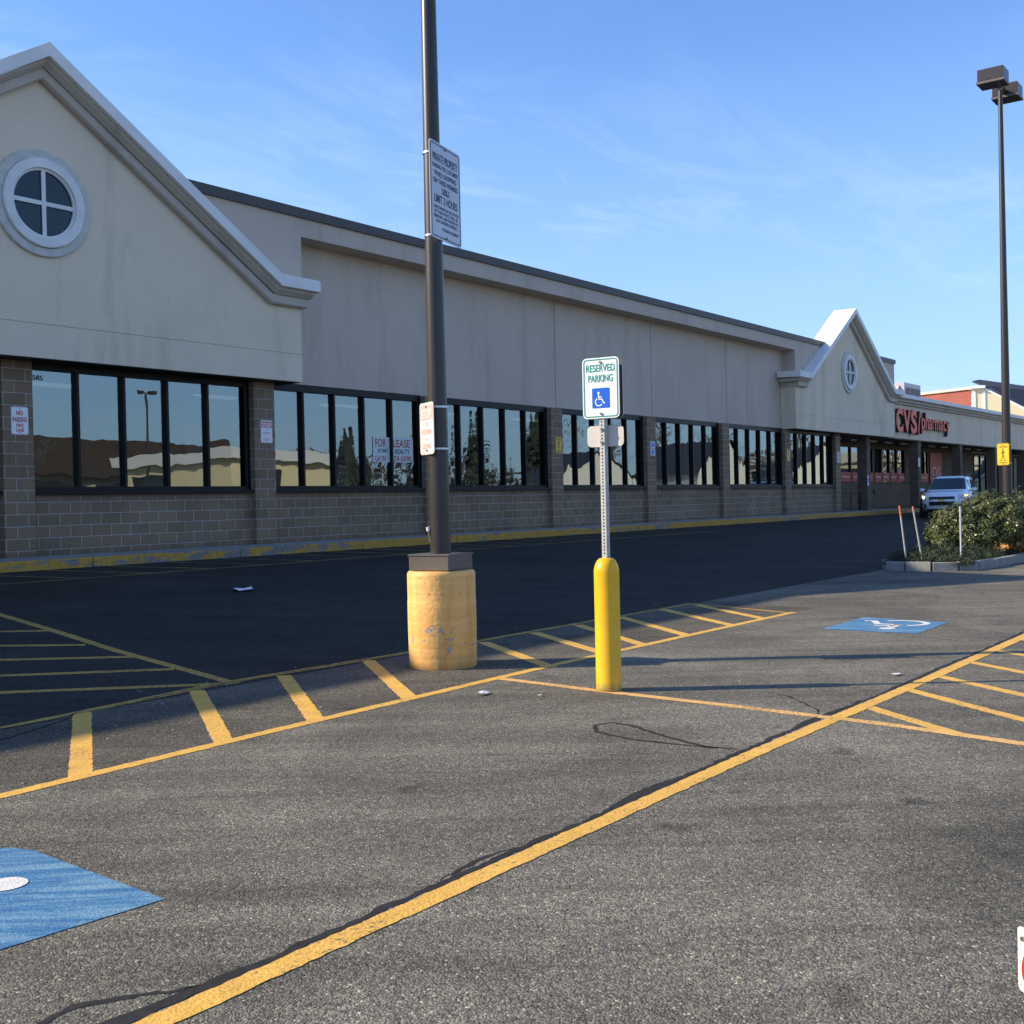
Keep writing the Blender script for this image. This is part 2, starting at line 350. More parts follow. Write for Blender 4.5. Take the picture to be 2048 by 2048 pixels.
# ------------------------------------------------------------------ mesh helpers
ORG = {}
def root(name, label, cat, loc, group=None, rz=0):
    o = bpy.data.objects.new(name, None); COL.objects.link(o); o.location = loc; o.rotation_euler = (0, 0, rz)
    o.empty_display_size = .2
    o['label'] = label; o['category'] = cat
    if group: o['group'] = group
    ORG[o.name] = Vector(loc)
    return o
def tag(o, label=None, cat=None, group=None, kind=None):
    if label: o['label'] = label
    if cat: o['category'] = cat
    if group: o['group'] = group
    if kind: o['kind'] = kind
    return o
class MB:
    def __init__(s): s.v = []; s.f = []
    def add(s, vs, fs):
        b = len(s.v); s.v += [Vector(q) for q in vs]; s.f += [[b+i for i in f] for f in fs]; return s
    def box(s, x0, x1, y0, y1, z0, z1):
        return s.add([(x0, y0, z0), (x1, y0, z0), (x1, y1, z0), (x0, y1, z0), (x0, y0, z1), (x1, y0, z1), (x1, y1, z1), (x0, y1, z1)],
                     [(3, 2, 1, 0), (4, 5, 6, 7), (0, 1, 5, 4), (1, 2, 6, 5), (2, 3, 7, 6), (3, 0, 4, 7)])
    def prismY(s, pts, y0, y1):          # pts in (x,z) counter-clockwise as seen from -Y
        n = len(pts)
        return s.add([(x, y0, z) for x, z in pts]+[(x, y1, z) for x, z in pts],
                     [list(range(n)), list(range(2*n-1, n-1, -1))]+[[i, n+i, n+(i+1) % n, (i+1) % n] for i in range(n)])
    def prismZ(s, pts, z0, z1):
        n = len(pts)
        return s.add([(x, y, z0) for x, y in pts]+[(x, y, z1) for x, y in pts],
                     [list(range(n-1, -1, -1)), list(range(n, 2*n))]+[[i, (i+1) % n, n+(i+1) % n, n+i] for i in range(n)])
    def tube(s, path, rad, n=10, cap=True):
        path = [Vector(p) for p in path]; k = len(path)
        if not isinstance(rad, (list, tuple)): rad = [rad]*k
        vs = []; fs = []
        for i, p in enumerate(path):
            d = (path[min(i+1, k-1)]-path[max(i-1, 0)]).normalized()
            a = d.cross(Vector((0, 0, 1)) if abs(d.z) < .9 else Vector((1, 0, 0))).normalized(); b = d.cross(a)
            for j in range(n): w = 2*pi*j/n; vs.append(p+(a*cos(w)+b*sin(w))*rad[i])
        for i in range(k-1):
            for j in range(n): fs.append([i*n+j, i*n+(j+1) % n, (i+1)*n+(j+1) % n, (i+1)*n+j])
        if cap: fs += [list(range(n-1, -1, -1)), [(k-1)*n+j for j in range(n)]]
        return s.add(vs, fs)
    def lathe(s, prof, c=(0, 0, 0), n=48):       # prof: (r,z)
        vs = []; fs = []; k = len(prof)
        for r, z in prof:
            for j in range(n): w = 2*pi*j/n; vs.append((c[0]+r*cos(w), c[1]+r*sin(w), c[2]+z))
        for i in range(k-1):
            for j in range(n): fs.append([i*n+j, i*n+(j+1) % n, (i+1)*n+(j+1) % n, (i+1)*n+j])
        fs += [list(range(n-1, -1, -1)), [(k-1)*n+j for j in range(n)]]
        return s.add(vs, fs)
    def ringY(s, prof, cx, cz, n=56, closed=True):        # prof: (r, y) closed loop swept round a Y axis
        vs = []; fs = []; k = len(prof)
        for r, y in prof:
            for j in range(n): w = 2*pi*j/n; vs.append((cx+r*cos(w), y, cz+r*sin(w)))
        for i in range(k if closed else k-1):
            i2 = (i+1) % k
            for j in range(n): fs.append([i*n+j, i*n+(j+1) % n, i2*n+(j+1) % n, i2*n+j])
        return s.add(vs, fs)
    def sweepXZ(s, path, prof):          # path (x,z); prof closed loop (y,dz)
        k = len(path); n = len(prof); vs = [(x, y, z+dz) for x, z in path for y, dz in prof]; fs = []
        for i in range(k-1):
            for j in range(n): fs.append([i*n+j, i*n+(j+1) % n, (i+1)*n+(j+1) % n, (i+1)*n+j])
        fs += [list(range(n-1, -1, -1)), [(k-1)*n+j for j in range(n)]]
        return s.add(vs, fs)
    def plate(s, c, r, nrm, w, h, t=.004, rad=.04, up=Vector((0, 0, 1))):
        c = Vector(c); pts = []
        for qx, qy, a0 in ((1, 1, 0), (-1, 1, 90), (-1, -1, 180), (1, -1, 270)):
            for a in range(0, 91, 15):
                w_ = radians(a0+a); pts.append((qx*(w/2-rad)+rad*cos(w_), qy*(h/2-rad)+rad*sin(w_)))
        n = len(pts)
        fr = [c+r*x+up*y+nrm*t/2 for x, y in pts]; bk = [c+r*x+up*y-nrm*t/2 for x, y in pts]
        return s.add(fr+bk, [list(range(n)), list(range(2*n-1, n-1, -1))]+[[i, n+i, n+(i+1) % n, (i+1) % n] for i in range(n)])
    def ringplate(s, c, r, nrm, w, h, t, rad, bw, up=Vector((0, 0, 1))):     # thin border line
        c = Vector(c); A = []; B = []
        for lst, ww, hh, rr in ((A, w, h, rad), (B, w-2*bw, h-2*bw, max(rad-bw, .002))):
            for qx, qy, a0 in ((1, 1, 0), (-1, 1, 90), (-1, -1, 180), (1, -1, 270)):
                for a in range(0, 91, 15):
                    w_ = radians(a0+a); lst.append(c+r*(qx*(ww/2-rr)+rr*cos(w_))+up*(qy*(hh/2-rr)+rr*sin(w_))+nrm*t)
        n = len(A)
        return s.add(A+B, [[i, (i+1) % n, n+(i+1) % n, n+i] for i in range(n)])
    def stroke(s, pts, wd, o, r, u):      # flat thick polyline in plane (o; r,u), mitred
        P = [Vector((a, b)) for a, b in pts]; k = len(P); vs = []
        for i in range(k):
            d = (P[min(i+1, k-1)]-P[max(i-1, 0)]).normalized(); q = Vector((-d.y, d.x))*wd/2
            for sg in (1, -1): e = P[i]+q*sg; vs.append(o+r*e.x+u*e.y)
        return s.add(vs, [[2*i, 2*i+1, 2*i+3, 2*i+2] for i in range(k-1)])
    def disc(s, ctr, rad, o, r, u, n=20, sx=1):
        return s.add([o+r*(ctr[0]+sx*rad*cos(2*pi*j/n))+u*(ctr[1]+rad*sin(2*pi*j/n)) for j in range(n)], [list(range(n))])
    def build(s, name, m, parent=None, smooth=False, fix=True, bevel=0):
        me = bpy.data.meshes.new(name); off = Vector((0, 0, 0))
        if parent is not None: off = ORG.get(parent.name, off)
        me.from_pydata([v-off for v in s.v], [], s.f)
        if fix:
            bm = bmesh.new(); bm.from_mesh(me); bmesh.ops.recalc_face_normals(bm, faces=bm.faces); bm.to_mesh(me); bm.free()
        me.materials.append(MT[m] if isinstance(m, str) else m)
        if smooth:
            for pl in me.polygons: pl.use_smooth = True
        o = bpy.data.objects.new(name, me); COL.objects.link(o)
        if parent is not None: o.parent = parent; ORG[o.name] = off
        else: ORG[o.name] = Vector((0, 0, 0))
        if smooth and smooth != 'all':
            md = o.modifiers.new('ws', 'EDGE_SPLIT'); md.split_angle = radians(40)
        if bevel:
            b = o.modifiers.new('bev', 'BEVEL'); b.width = bevel; b.segments = 2; b.limit_method = 'ANGLE'
        return o
FONTCACHE = {}
def textshape(s, bold=.0):
    if (s, bold) in FONTCACHE: return FONTCACHE[(s, bold)]
    cu = bpy.data.curves.new('t', 'FONT'); cu.body = s; cu.offset = bold+.004; cu.resolution_u = 4
    o = bpy.data.objects.new('t', cu); COL.objects.link(o)
    me = bpy.data.meshes.new_from_object(o.evaluated_get(bpy.context.evaluated_depsgraph_get()))
    bpy.data.objects.remove(o); bpy.data.curves.remove(cu)
    v = [(q.co.x, q.co.y) for q in me.vertices]; f = [list(q.vertices) for q in me.polygons]
    bpy.data.meshes.remove(me)
    x0 = min(a for a, b in v); x1 = max(a for a, b in v); y0 = min(b for a, b in v); y1 = max(b for a, b in v)
    FONTCACHE[(s, bold)] = (v, f, x0, x1, y0, y1); return FONTCACHE[(s, bold)]
def text(mb, s, cx, cy, w, h, o, r, u, slant=0, bold=.012):     # fits the words into w x h centred on (cx,cy) of plane (o;r,u)
    v, f, x0, x1, y0, y1 = textshape(s, bold)
    vs = []
    for a, b in v:
        X = (a-(x0+x1)/2)/(x1-x0)*w; Y = (b-(y0+y1)/2)/(y1-y0)*h
        vs.append(o+r*(cx+X+slant*Y)+u*(cy+Y))
    mb.add(vs, f)
Z3 = Vector((0, 0, 1)); X3 = Vector((1, 0, 0)); Y3 = Vector((0, 1, 0))
def gz(y): return 0 if y < 7.5 else min(.55, .55*(y-7.5)/8.9)
# ================================================================== GROUND
MB().add([(-900, -900, -.06), (1500, -900, -.06), (1500, 900, -.06), (-900, 900, -.06)], [(0, 1, 2, 3)]).build('ground', 'concrete')['kind'] = 'structure'
mb = MB(); xs = [-120, 0, 10, 20, 40, 260]
def strip(ys, name, m, x0=-120, x1=260, dz=0):
    mb = MB(); vs = []; fs = []
    for y in ys: vs += [(x0, y, gz(y)+dz), (x1, y, gz(y)+dz)]
    for i in range(len(ys)-1): fs.append((2*i, 2*i+1, 2*i+3, 2*i+2))
    mb.add(vs, fs); o = mb.build(name, m); o['kind'] = 'structure'; return o
strip([-160, 5.72], 'parking_lot', 'old asphalt')
o = MB().add([(-120, 5.72, 0), (14.2, 5.72, 0), (14.6, 7.44, 0), (-120, 7.44, 0)], [(0, 1, 2, 3)]).build('walkway', 'strip asphalt'); o['kind'] = 'structure'
o = MB().add([(14.2, 5.72, 0), (260, 5.72, 0), (260, 7.44, 0), (14.6, 7.44, 0)], [(0, 1, 2, 3)]).build('parking_lot', 'old asphalt'); o['kind'] = 'structure'
strip([7.44, 7.5, 9, 12, 16.42], 'drive_lane', 'new asphalt')
strip([16.42, 20.4], 'drive_lane', 'new asphalt', 54.2, 200)
# kerb and pavement in front of the shops
mb = MB()
x = -26.0
while x < 53.2:
    ln = random.uniform(2.6, 3.3); x1 = min(x+ln, 53.5)
    mb.box(x+.006, x1-.006, 16.4+random.uniform(0, .008), 16.56, .3, .705+random.uniform(-.004, .004)); x = x1
mb.prismZ([(53.51, 16.4), (54.0, 16.5), (54.3, 16.8), (54.3, 17.6), (54.15, 17.6), (54.12, 16.86), (53.9, 16.62), (53.51, 16.56)], .3, .705)
o = mb.build('kerb', 'kerb paint', bevel=.02); o['kind'] = 'structure'
o = MB().prismZ([(-26, 16.565), (53.5, 16.565), (53.85, 16.64), (54.08, 16.88), (54.1, 20.3), (-26, 20.3)], .3, .695).build('pavement', 'concrete'); o['kind'] = 'structure'
# ---- painted lines -------------------------------------------------------
def ribbon(mb, pts, w, z=.004, jit=.004, step=.04, g=True, taper=False):
    P = [Vector(p) for p in pts]; out_ = []
    for i in range(len(P)-1):
        n = max(1, int((P[i+1]-P[i]).length/step))
        for j in range(n): out_.append(P[i].lerp(P[i+1], j/n))
    out_.append(P[-1]); vs = []; k = len(out_)
    for i, p in enumerate(out_):
        d = (out_[min(i+1, k-1)]-out_[max(i-1, 0)]).normalized(); q = Vector((-d.y, d.x))
        ww = w*(min(1, (i+.5)/6, (k-i-.5)/6) if taper else 1)
        for sg in (1, -1):
            e = p+q*(sg*ww/2+random.uniform(-jit, jit)); vs.append((e.x, e.y, (gz(e.y) if g else 0)+z))
    mb.add(vs, [(2*i, 2*i+1, 2*i+3, 2*i+2) for i in range(k-1)])
def mark(name, m, lines, w, label, z=.004, jit=.005, **kw):
    mb = MB()
    for i_, l in enumerate(lines): ribbon(mb, [Vector((a, b)) for a, b in l], w, z+.0001*i_, jit, **kw)
    o = mb.build(name, m); o['kind'] = 'structure'; o['label'] = label; return o
mark('stall_line', 'yellow paint', [[(-2.5, 2.76), (2, 2.775), (5.9, 2.815), (9, 2.785), (30, 2.775)]], .102, 'long yellow stall line running from the lower left towards the right edge', .0030)
mark('walkway_line', 'yellow paint', [[(-3, 5.62), (3.2, 5.65), (5, 5.72), (8.3, 5.80), (13.6, 5.76)]], .10, 'yellow line on the parking side of the hatched walkway', .0026)
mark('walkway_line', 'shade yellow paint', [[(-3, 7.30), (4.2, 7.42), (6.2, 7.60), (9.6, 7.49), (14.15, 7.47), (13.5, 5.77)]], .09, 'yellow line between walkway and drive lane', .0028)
bars = [((4.86, 7.46), (3.68, 5.68)), ((5.92, 7.52), (4.70, 5.72)), ((6.82, 7.5), (5.50, 5.74)), ((7.86, 7.5), (6.46, 5.74)), ((9.46, 7.40), (8.30, 5.74)), ((10.4, 7.42), (9.24, 5.76)), ((11.26, 7.42), (9.96, 5.76)), ((12.24, 7.44), (10.86, 5.76)), ((13.3, 7.44), (11.92, 5.76)), ((14.0, 7.3), (12.74, 5.76)), ((3.8, 7.40), (2.6, 5.72)), ((2.7, 7.40), (1.5, 5.72))]
mark('walkway_hatch', 'yellow paint', bars, .125, 'diagonal yellow hatch bars across the walkway', .0012)
mark('head_line', 'pale yellow paint', [[(7.57, 5.74), (7.44, 4.7), (7.34, 3.54), (7.23, 2.49), (7.13, 1.99), (6.9, 1.0), (6.5, -1)]], .10, 'worn yellow line crossing the stalls under the sign post', .0024)
mark('aisle_hatch', 'yellow paint', [((7.76, 2.77), (7.11, 1.97)), ((8.59, 2.77), (7.58, 1.52)), ((9.33, 2.77), (8.0, 1.05)), ((10.22, 2.77), (8.8, .9)), ((11.06, 2.77), (9.2, .2)), ((12.0, 2.77), (10, 0)), ((13, 2.77), (11, 0))], .10, 'yellow hatch lines of the access aisle at the right', .0012)
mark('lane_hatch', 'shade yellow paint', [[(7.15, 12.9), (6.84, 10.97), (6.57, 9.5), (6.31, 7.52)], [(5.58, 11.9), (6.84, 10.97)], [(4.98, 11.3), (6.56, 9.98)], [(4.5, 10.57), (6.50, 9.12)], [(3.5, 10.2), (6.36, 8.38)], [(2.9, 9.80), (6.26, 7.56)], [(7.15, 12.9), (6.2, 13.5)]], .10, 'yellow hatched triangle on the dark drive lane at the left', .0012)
kh = [[(8.0, 15.05), (30, 15.0)]]+[[(a, 16.35), (a+1.0, 15.02)] for a in (6.6, 7.75, 8.9, 10.07, 11.2, 12.36, 13.5, 14.9, 16.0, 17.1, 18.2, 19.4, 20.6, 21.8, 23, 24.2, 25.4, 26.6, 27.8)]
mark('kerb_hatch', 'faded yellow paint', kh, .085, 'faded yellow hatching along the kerb', .0012)
# crack sealing
mb = MB(); pts = []
x = -1.0
while x < 20: pts.append((x, (2.862 if x < 5 else 2.885 if x < 8 else 2.865)+random.uniform(-.010, .012)+.008*sin(x*2.1))); x += .11
ribbon(mb, [Vector(p) for p in pts], .036, .0020, .010, .03)
for pl, w in (([(4.5, 2.87), (4.8, 2.90), (5.0, 2.915), (5.2, 2.90), (5.5, 2.88)], .055), ([(6.7, 2.88), (7.1, 2.92), (7.4, 2.90), (7.7, 2.87)], .05), ([(1.2, 2.84), (1.7, 2.88), (2.0, 2.88), (2.3, 2.86), (2.6, 2.85)], .05),
              ([(1.2, 2.95), (1.75, 3.03), (1.95, 3.07), (2.08, 3.0), (2.17, 2.92), (2.3, 2.86)], .03), ([(3.4, 2.90), (3.7, 2.93), (3.9, 2.90)], .03),
              ([(6.10, 2.88), (6.07, 3.12), (6.20, 3.45), (6.42, 3.86), (6.42, 3.98), (6.30, 4.03), (6.12, 3.90), (6.03, 3.6), (6.05, 3.25), (6.10, 2.92)], .032),
              ([(7.25, 2.92), (7.5, 3.02), (7.9, 3.4), (8.0, 3.65)], .016)):
    ribbon(mb, [Vector(p) for p in pl], w, .0015, .008, taper=True)
o = mb.build('crack_sealant', 'tar'); o['kind'] = 'structure'
mb = MB(); pts = []; x = 2.0
while x < 14: pts.append((x, (7.42 if x < 4.2 else 7.42+(x-4.2)*.09 if x < 6.2 else 7.6-(x-6.2)*.032 if x < 9.6 else 7.49)+random.uniform(-.025, .025)-(.06 if 3.6 < x < 4.8 else 0))); x += .13
ribbon(mb, [Vector(p) for p in pts], .016, .0036, .006); ribbon(mb, [Vector(p) for p in [(3.4, 6.9), (3.9, 7.0), (4.3, 7.15), (4.7, 7.35)]], .02, .0030, .005)
o = mb.build('pavement_crack', 'tar'); o['kind'] = 'structure'
# blue parking symbols on the asphalt
def wheelchair(mb, o, r, u, s):
    w = .085*s
    mb.disc((-.07*s, .80*s), .085*s, o, r, u)
    mb.stroke([(-.07*s, .70*s), (-.05*s, .38*s)], w*1.1, o, r, u)
    mb.stroke([(-.07*s, .55*s), (.16*s, .55*s)], w*.8, o, r, u)
    mb.stroke([(-.09*s, .40*s), (.17*s, .40*s), (.30*s, .13*s), (.40*s, .17*s)], w, o, r, u)
    c = (-.05*s, .22*s); R_ = .25*s
    mb.stroke([(c[0]+R_*cos(a), c[1]+R_*sin(a)) for a in [radians(q) for q in range(118, 338, 11)]], w*.85, o, r, u)
o = MB().add([(12.0, 3.76, .003), (13.18, 3.78, .003), (13.34, 4.79, .003), (12.02, 4.77, .003)], [(0, 1, 2, 3)]).build('parking_symbol', 'blue paint')
tag(o, 'distant blue painted square with white wheelchair symbol lying right of the yellow bollard', 'parking symbol', 'painted wheelchair symbols', 'structure')
mb = MB(); wheelchair(mb, Vector((13.12, 4.24, .006)), Vector((0, 1, 0)), Vector((-1, 0, 0)), 1.0); mb.build('wheelchair_mark', 'white paint', o)
o = MB().add([(1.72, 3.70, .003), (2.68, 3.62, .003), (2.76, 4.62, .003), (2.72, 4.76, .003), (1.74, 4.78, .003)], [(0, 1, 2, 3, 4)]).build('parking_symbol', 'blue paint')
tag(o, 'near blue painted square cut by the lower left edge of the picture', 'parking symbol', 'painted wheelchair symbols', 'structure')
mb = MB(); wheelchair(mb, Vector((1.64, 4.22, .006)), Vector((0, -1, 0)), Vector((1, 0, 0)), 1.0); mb.build('wheelchair_mark', 'white paint', o)
# ================================================================== SHOP BUILDING
B = root('shop_building', 'long beige shop building with two white trimmed gables and dark windows', 'building', (10.7, 17.9, .6))
XL = -25.0; XR = 53.3
# upper stucco: recessed panel + protruding parapet frame
MB().box(16.4, 42.2, 18.05, 18.4, 3.97, 7.0).build('panel_wall', 'grey stucco', B)
mb = MB()
mb.box(XL, 16.66, 17.5, 18.4, 4.0, 6.93); mb.box(41.93, XR, 17.5, 18.4, 4.0, 6.93); mb.box(XL, XR, 17.5, 18.42, 6.93, 7.31)
mb.build('parapet_band', 'grey stucco', B)
MB().box(XL-.05, XR+.06, 17.44, 18.55, 7.31, 7.50).build('coping', 'dark bronze fascia', B)
for x in (26.58, 31.9, 37.15): MB().box(x-.006, x+.006, 18.046, 18.06, 3.98, 6.92).build('joint', 'sign black', B)
mb = MB(); mb.box(XL, XR, 18.43, 42, 6.6, 6.8); mb.box(XR-.3, XR, 20.6, 42, 0.6, 6.59); mb.box(XR-.3, XR, 18.43, 20.59, 4.0, 6.59); mb.box(XL, XL+.3, 18.43, 42, .6, 6.59); mb.box(XL, XR, 42, 42.3, .6, 7.4)
mb.build('roof', 'roof membrane', B)
# interior shell seen faintly through the panes
MB().box(XL+.4, XR-.4, 18.42, 41.9, .60, .70).build('interior_floor', 'interior floor', B)
MB().box(XL+.4, XR-.4, 18.42, 41.9, 4.3, 4.4).build('interior_ceiling', 'interior ceiling', B)
MB().box(XL+.4, XR-.4, 30, 30.1, .70, 4.3).build('interior_wall', 'interior wall', B)
for i in range(9): MB().box(8+i*5.2, 8.5+i*5.2, 23.6, 24.1, .7, 4.3).build('interior_column', 'interior wall', B)
for i in range(8):
    for j in range(2):
        MB().box(9.5+i*4.6, 10.9+i*4.6, 20.6+j*3, 20.9+j*3, 4.24, 4.29).build('ceiling_light', 'tube light', B)
# piers, dwarf walls, windows (one bay each)
piers = [5.38, 10.595, 15.89, 21.1, 26.32, 31.5, 36.66, 41.94, 47.1]
for i, x in enumerate(piers):
    MB().box(x-.27, x+.27, 17.86, 18.3, .60, 3.96).build('pier', 'brown block', B)
PW = .27
def bay(x0, x1, zt=3.93):
    MB().box(x0, x1, 18.0, 18.25, .60, 1.72).build('dwarf_wall', 'brown block', B)
    f = MB()
    f.box(x0, x1, 17.99, 18.14, zt-.10, zt+.05); f.box(x0, x1, 17.99, 18.14, 1.80, 1.86)
    n = 5; mw_ = .05
    xe = x1-.10                                # dark closing panel at the right jamb of every bay
    st = (xe-x0)/n
    f.box(xe, x1, 18.0, 18.13, 1.86, zt-.10)
    f.box(xe-.03, xe+.02, 17.98, 17.999, 1.86, zt-.10)
    for k_ in range(1, n): f.box(x0+k_*st-mw_/2, x0+k_*st+mw_/2, 17.985, 18.135, 1.86, zt-.10)
    w = f.build('window', 'black frame', B)
    MB().box(x0-.05, x1+.02, 17.90, 18.16, 1.725, 1.798).build('sill', 'black frame', w)
    for k_ in range(n):
        a = x0+k_*st+(mw_/2 if k_ else 0); b = x0+(k_+1)*st-mw_/2
        tl = random.uniform(-.0025, .0025); tz = random.uniform(-.0015, .0015)
        y = 18.07
        MB().add([(a, y-tl-tz, 1.86), (b, y+tl-tz, 1.86), (b, y+tl+tz, zt-.10), (a, y-tl+tz, zt-.10)], [(0, 1, 2, 3)]).build('pane', 'shop glass', w, fix=False)
    return w
wins = [bay(piers[i]+PW, piers[i+1]-PW) for i in range(8)]
MB().box(XL, 5.13, 18.0, 18.25, .6, 3.96).build('dwarf_wall', 'brown block', B)
# house number on the first pane
mb = MB(); text(mb, '585', 10.99+.09, 3.70, .19, .085, Vector((.01, 18.063, 0)), X3, Z3); mb.build('house_number', 'sign black', wins[1])
# gables
def gable(cx, hw, apex, sh, xw, ext):
    """cx apex x; hw half width of the face; coping path"""
    y0, y1 = 17.43, 18.04
    xl, xr = cx-hw, cx+hw
    top = [(xl, sh-.42), (xl+.9, sh-.42), (cx, apex-.45), (xr-.9, sh-.42), (xr, sh-.42)]
    g = MB().prismY([(xl, 4.512), (xr, 4.512)]+top[::-1], y0, y1).prismY([(xl, 3.95), (xr, 3.95), (xr, 4.50), (xl, 4.50)], y0, y1).box(xl+.02, xr-.02, y0+.02, y1-.02, 4.49, 4.52).build('gable', 'cream stucco', B)
    P = [(xl-ext, sh), (xl+.80, sh), (cx, apex), (xr-.80, sh), (xr+ext, sh)]
    MB().sweepXZ(P, [(17.06, 0), (17.06, -.23), (17.12, -.235), (18.02, -.2), (18.02, .02)]).build('white_coping', 'white coping', g, bevel=.008)
    P2 = [(xl-ext*.6, sh), (xl+.82, sh), (cx, apex), (xr-.82, sh), (xr+ext*.6, sh)]
    MB().sweepXZ(P2, [(17.14, -.236), (17.17, -.29), (17.24, -.345), (17.25, -.36), (18.02, -.36), (18.02, -.236)]).build('cove_moulding', 'trim stucco', g)
    P3 = [(xl-.04, sh), (xl+.86, sh), (cx, apex), (xr-.86, sh), (xr+.04, sh)]
    MB().sweepXZ(P3, [(17.29, -.362), (17.29, -.52), (17.33, -.55), (18.02, -.55), (18.02, -.362)]).build('lower_trim', 'trim stucco', g)
    wz = 6.47
    w = MB().ringY([(.87, 17.425), (.87, 17.385), (.855, 17.37), (.73, 17.37), (.73, 17.425)], xw, wz).build('round_window', 'grey ring', g, smooth=True)
    MB().ringY([(.725, 17.42), (.725, 17.335), (.71, 17.32), (.575, 17.32), (.565, 17.33), (.565, 17.36), (.53, 17.365), (.53, 17.42)], xw, wz).build('frame', 'white trim', w, smooth=True)
    MB().box(xw-.035, xw+.035, 17.372, 17.395, wz-.53, wz+.53).box(xw-.53, xw-.036, 17.374, 17.395, wz-.035, wz+.035).box(xw+.036, xw+.53, 17.374, 17.395, wz-.035, wz+.035).build('muntin', 'white trim', w)
    MB().disc((0, 0), .55, Vector((xw, 17.402, wz)), X3, Z3, 40).build('pane', 'round glass', w, fix=False)
gable(10.84, 5.70, 9.02, 5.98, 10.86, .22)
gable(47.36, 5.62, 9.10, 6.08, 47.33, .38)
# soffits under gables
for a_, b_ in ((5.4, 16.5), (41.75, 53)): MB().box(a_, b_, 17.44, 17.99, 3.935, 3.949).build('soffit', 'black frame', B)
# ================================================================== PHARMACY
P_ = root('pharmacy_building', 'low cream pharmacy wing with white coping, deep covered walk and red window posters', 'building', (53.4, 20.2, .6))
PX1 = 130
MB().box(48.9, PX1, 17.80, 18.3, 3.98, 5.80).build('fascia_wall', 'cream stucco', P_)
MB().box(53.05, PX1, 17.792, 17.80, 5.45, 5.47).box(53.05, PX1, 17.793, 17.80, 4.48, 4.492).build('joint', 'grey ring', P_)
MB().sweepXZ([(53.0, 6.02), (PX1, 6.02)], [(17.42, 0), (17.42, -.18), (17.5, -.19), (18.3, -.19), (18.3, .03)]).build('white_coping', 'white coping', P_)
MB().sweepXZ([(53.0, 6.02), (PX1, 6.02)], [(17.52, -.19), (17.58, -.27), (17.58, -.33), (17.68, -.34), (17.68, -.44), (17.8, -.46), (18.1, -.46), (18.1, -.19)]).build('cove_moulding', 'trim stucco', P_)
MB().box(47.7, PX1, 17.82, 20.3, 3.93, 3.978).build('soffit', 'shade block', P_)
MB().box(53.3, PX1, 18.31, 45, 5.5, 5.75).build('roof', 'roof membrane', P_)
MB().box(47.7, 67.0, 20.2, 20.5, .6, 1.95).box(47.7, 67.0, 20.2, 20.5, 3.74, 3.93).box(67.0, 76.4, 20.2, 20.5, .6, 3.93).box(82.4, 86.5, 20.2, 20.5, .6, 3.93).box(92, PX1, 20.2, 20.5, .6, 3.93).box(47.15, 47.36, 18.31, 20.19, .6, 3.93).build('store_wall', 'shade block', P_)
MB().box(47.9, 120, 20.9, 21, .6, 3.9).build('interior_wall', 'hole', P_)
for x in (50.75, 57.95, 65.2, 72.4, 79.6):
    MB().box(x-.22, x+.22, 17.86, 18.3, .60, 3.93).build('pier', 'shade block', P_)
def storefront(xa, xb, n, z0=1.95, z1=3.76, door=False):
    f = MB(); st = (xb-xa)/n
    f.box(xa, xb, 20.16, 20.26, z0, z0+.06); f.box(xa, xb, 20.16, 20.26, z1-.08, z1)
    for k_ in range(n+1): f.box(xa+k_*st-.06, xa+k_*st+.06, 20.155, 20.265, z0+.06, z1-.08)
    w = f.build('door' if door else 'window', 'black frame', P_)
    for k_ in range(n):
        a, b = xa+k_*st+.06, xa+(k_+1)*st-.06; tl = random.uniform(-.006, .006)
        MB().add([(a, 20.22-tl, z0+.06), (b, 20.22+tl, z0+.06), (b, 20.22+tl, z1-.08), (a, 20.22-tl, z1-.08)], [(0, 1, 2, 3)]).build('pane', 'shop glass', w, fix=False)
        if not door:
            o = MB().box(a+.03, b-.03, 20.14, 20.15, z0+.08, z0+.52).build('poster', 'banner red', w)
            mb = MB(); text(mb, 'pharmacy', (a+b)/2, z0+.30, (b-a)*.62, .13, Vector((0, 20.135, 0)), X3, Z3); mb.build('poster_text', 'sign cream', o)
    return w
storefront(50.2, 57.9, 5); storefront(58.0, 62.8, 4); storefront(64.0, 66.9, 2)
MB().box(62.75, 64.05, 20.12, 20.3, 1.95, 3.76).build('store_wall', 'shade block', P_)
storefront(76.4, 82.4, 4, .72, 3.76, True); storefront(86.5, 92, 4, .72, 3.76, True)
o = MB().box(67.2, 69.4, 20.12, 20.18, 1.3, 3.66).build('wall_poster', 'banner red', P_)
mb = MB(); text(mb, 'CVS', 68.3, 2.6, 1.5, .55, Vector((0, 20.11, 0)), X3, Z3); mb.build('poster_text', 'fade pink', o)
for k_ in range(14):
    MB().box(49.2+k_*2.3, 50.3+k_*2.3, 18.9, 19.05, 3.84, 3.925).build('soffit_lamp', 'soffit light', P_)
for k_ in range(5): MB().box(58.5+k_*5.4, 59.0+k_*5.4, 18.35, 18.7, 5.9, 6.12).build('roof_vent', 'sign white', P_)
